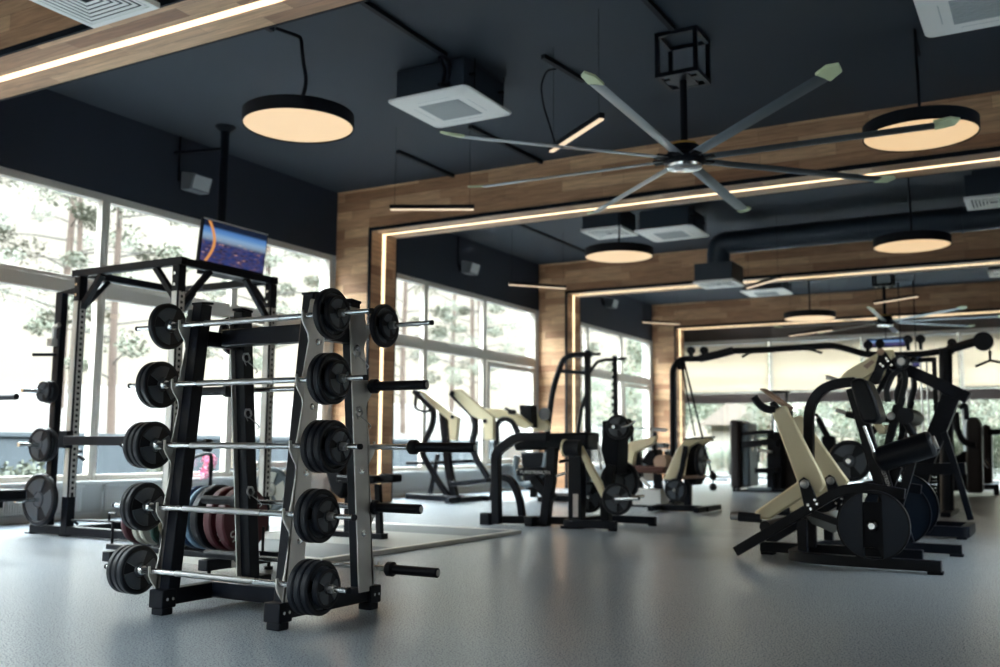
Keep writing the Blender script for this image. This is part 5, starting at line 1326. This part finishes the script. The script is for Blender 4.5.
for k, (x, y, z, s) in enumerate(spots):
    o = PN if k == 0 else copy_tree(PN)
    o.location = (x, y, z-.3); o.rotation_euler = (0, 0, k*1.7); o.scale = (s, s, s)
    o['label'] = 'slender pine tree growing on the dry slope outside the left windows'; o['group'] = 'pines outside the left windows'
BR = broad()
bs = [(-14.5, 50, 1.1), (-15.8, 37.5, .7), (-8, 54, 1.3), (-4.2, 41, .9), (.8, 47, 1.0), (4.6, 41, 1.0), (9.5, 50, 1.2), (-21, 57, 1.3), (-.6, 38.2, .55), (-9.0, 36.2, .55), (-6.6, 38.6, .7), (-2.6, 36.4, .6)]
for k, (x, y, s) in enumerate(bs):
    o = BR if k == 0 else copy_tree(BR)
    o.location = (x, y, -.1); o.rotation_euler = (0, 0, k*1.3); o.scale = (s, s, s)
    o['label'] = 'leafy green tree outside behind the back windows'; o['group'] = 'trees behind the back windows'
SH = broad(2.2, 22, 1.5)
for k in range(9):
    o = SH if k == 0 else copy_tree(SH)
    o.name = 'shrub'; o.location = (-12.5+2.6*k+.4*math.sin(k*3), 32.4+.9*math.sin(k*2.1), -.1); o.rotation_euler = (0, 0, k*1.1); q_ = .62+.12*math.sin(k*5); o.scale = (q_, q_, q_)
    o['category'] = 'shrub'; o['label'] = 'round green shrub outside the glass of the back windows'; o['group'] = 'shrubs outside the back windows'
# house behind the back windows
hs = thing('house', 'pale house with pitched roof seen through the back windows behind the weight stack machine', 'house', (-10, 36, 0))
MB().box((-13.0, 41, -.1), (-9.0, 45, 1.9)).build('walls', 'plaster', hs)
MB().prism([(-13.4, 40.5, 1.85), (-11, 40.5, 3.6), (-8.6, 40.5, 1.85)], (0, 5, 0)).build('roof', 'thatch', hs)
MB().box((-11.6, 40.93, .4), (-10.5, 41, 1.5)).build('window', 'timber', hs)
hut = thing('garden_pavilion', 'low pavilion with a brown pitched roof on the slope outside the left windows', 'pavilion', (-26, 14, 1))
# flower pot outside/inside the window
fp = thing('flower_pot', 'pink flowers in a pot on the window sill behind the coloured plates', 'flowers', (-9.69, 9.9, SILL))
FX, FY = WX+.04, at(205, 478, x=WX+.05).y
fp.location = (FX, FY, SILL)
MB().lathe((FX, FY, SILL), (0, 0, 1), [(0, 0), (0, .035), (.08, .045), (.08, .038), (.07, 0)], 20).build('pot', 'white', fp)
fl = MB(); foliage_cloud(fl, (FX+.07, FY, SILL+.2), .10, 220, .02, 1.2); foliage_cloud(fl, (FX+.09, FY-.09, SILL+.06), .07, 110, .02, 1.3); fl.build('blossoms', 'pink', fp)
fl = MB(); foliage_cloud(fl, (FX+.06, FY, SILL+.13), .07, 90, .025, .9); fl.build('leaves', 'stemgreen', fp)
bpy.data.objects.remove(hut)
# terrace furniture
for k, (x, y) in enumerate([(-13.0, 8.6), (-14.2, 9.9), (-13.2, 11.6), (-14.5, 13.2), (-13.1, 15)]):
    t = thing('terrace_planter', 'pale planter tub on the terrace outside the left windows', 'planter', (x, y, -.2), 'planters on the terrace')
    MB().lathe((x, y, -.2), (0, 0, 1), [(0, 0), (0, .16), (.38, .22), (.38, .19), (.3, 0)], 20).build('tub', 'plaster', t)
    fo = MB(); foliage_cloud(fo, (x, y, .38), .26, 160, .05, .9); fo.build('shrub', 'leaf', t)

# ------------------------------------------------------------------ light
w = bpy.data.worlds.new('sky'); scn.world = w; w.use_nodes = True; nt = w.node_tree; N = nt.nodes; L = nt.links
bg = N['Background']
tc = N.new('ShaderNodeTexCoord'); sp = N.new('ShaderNodeSeparateXYZ'); L.new(tc.outputs['Generated'], sp.inputs[0])
rp = N.new('ShaderNodeValToRGB'); cr = rp.color_ramp
cr.elements[0].position = 0; cr.elements[0].color = (.025, .0242, .0205, 1); cr.elements[1].position = 1.0; cr.elements[1].color = (.16, .22, .27, 1)
for p_, c_ in ((.50, (.85, .95, 1, 1)), (.74, (.85, .95, 1.0, 1)), (.86, (.25, .31, .36, 1))):
    e = cr.elements.new(p_); e.color = c_
e = cr.elements.new(.36); e.color = (.026, .0262, .0245, 1)
L.new(sp.outputs[2], rp.inputs[0]); L.new(rp.outputs[0], bg.inputs['Color']); bg.inputs['Strength'].default_value = 24.0
sun = bpy.data.lights.new('sun', 'SUN'); sun.energy = 1.0; sun.angle = math.radians(4); sun.color = (1, .78, .52)
so = bpy.data.objects.new('sun', sun); COL.objects.link(so)
d = V((.86, -.35, -.30)); so.rotation_euler = d.to_track_quat('-Z', 'Y').to_euler()
def portal(c, rot, sx, sy):
    l = bpy.data.lights.new('window_portal', 'AREA'); l.shape = 'RECTANGLE'; l.size = sx; l.size_y = sy; l.cycles.is_portal = True; l.energy = 1
    o = bpy.data.objects.new('window_portal', l); COL.objects.link(o); o.location = c; o.rotation_euler = rot
portal((-4.5, YF-.35, 2.1), (PI/2, 0, 0), 6, 3.4)
portal((RX+.35, 8.25, 2.1), (0, PI/2, 0), 3.4, 2.7)
for ys in bays:
    a, b = ys[0], ys[-1]; portal((WX-.3, (a+b)/2, (SILL+HEAD)/2), (0, -PI/2, 0), HEAD-SILL, b-a)
portal(((WX+RX)/2, YB+.3, 2), (PI/2, 0, PI) if False else (-PI/2, 0, 0), RX-WX, 4)
scn.view_settings.view_transform = 'Standard'; scn.view_settings.look = 'None'; scn.view_settings.gamma = 1
scn.view_settings.use_curve_mapping = False; scn.view_settings.exposure = 1.2
scn.cycles.max_bounces = 8; scn.cycles.diffuse_bounces = 5; scn.cycles.transparent_max_bounces = 12
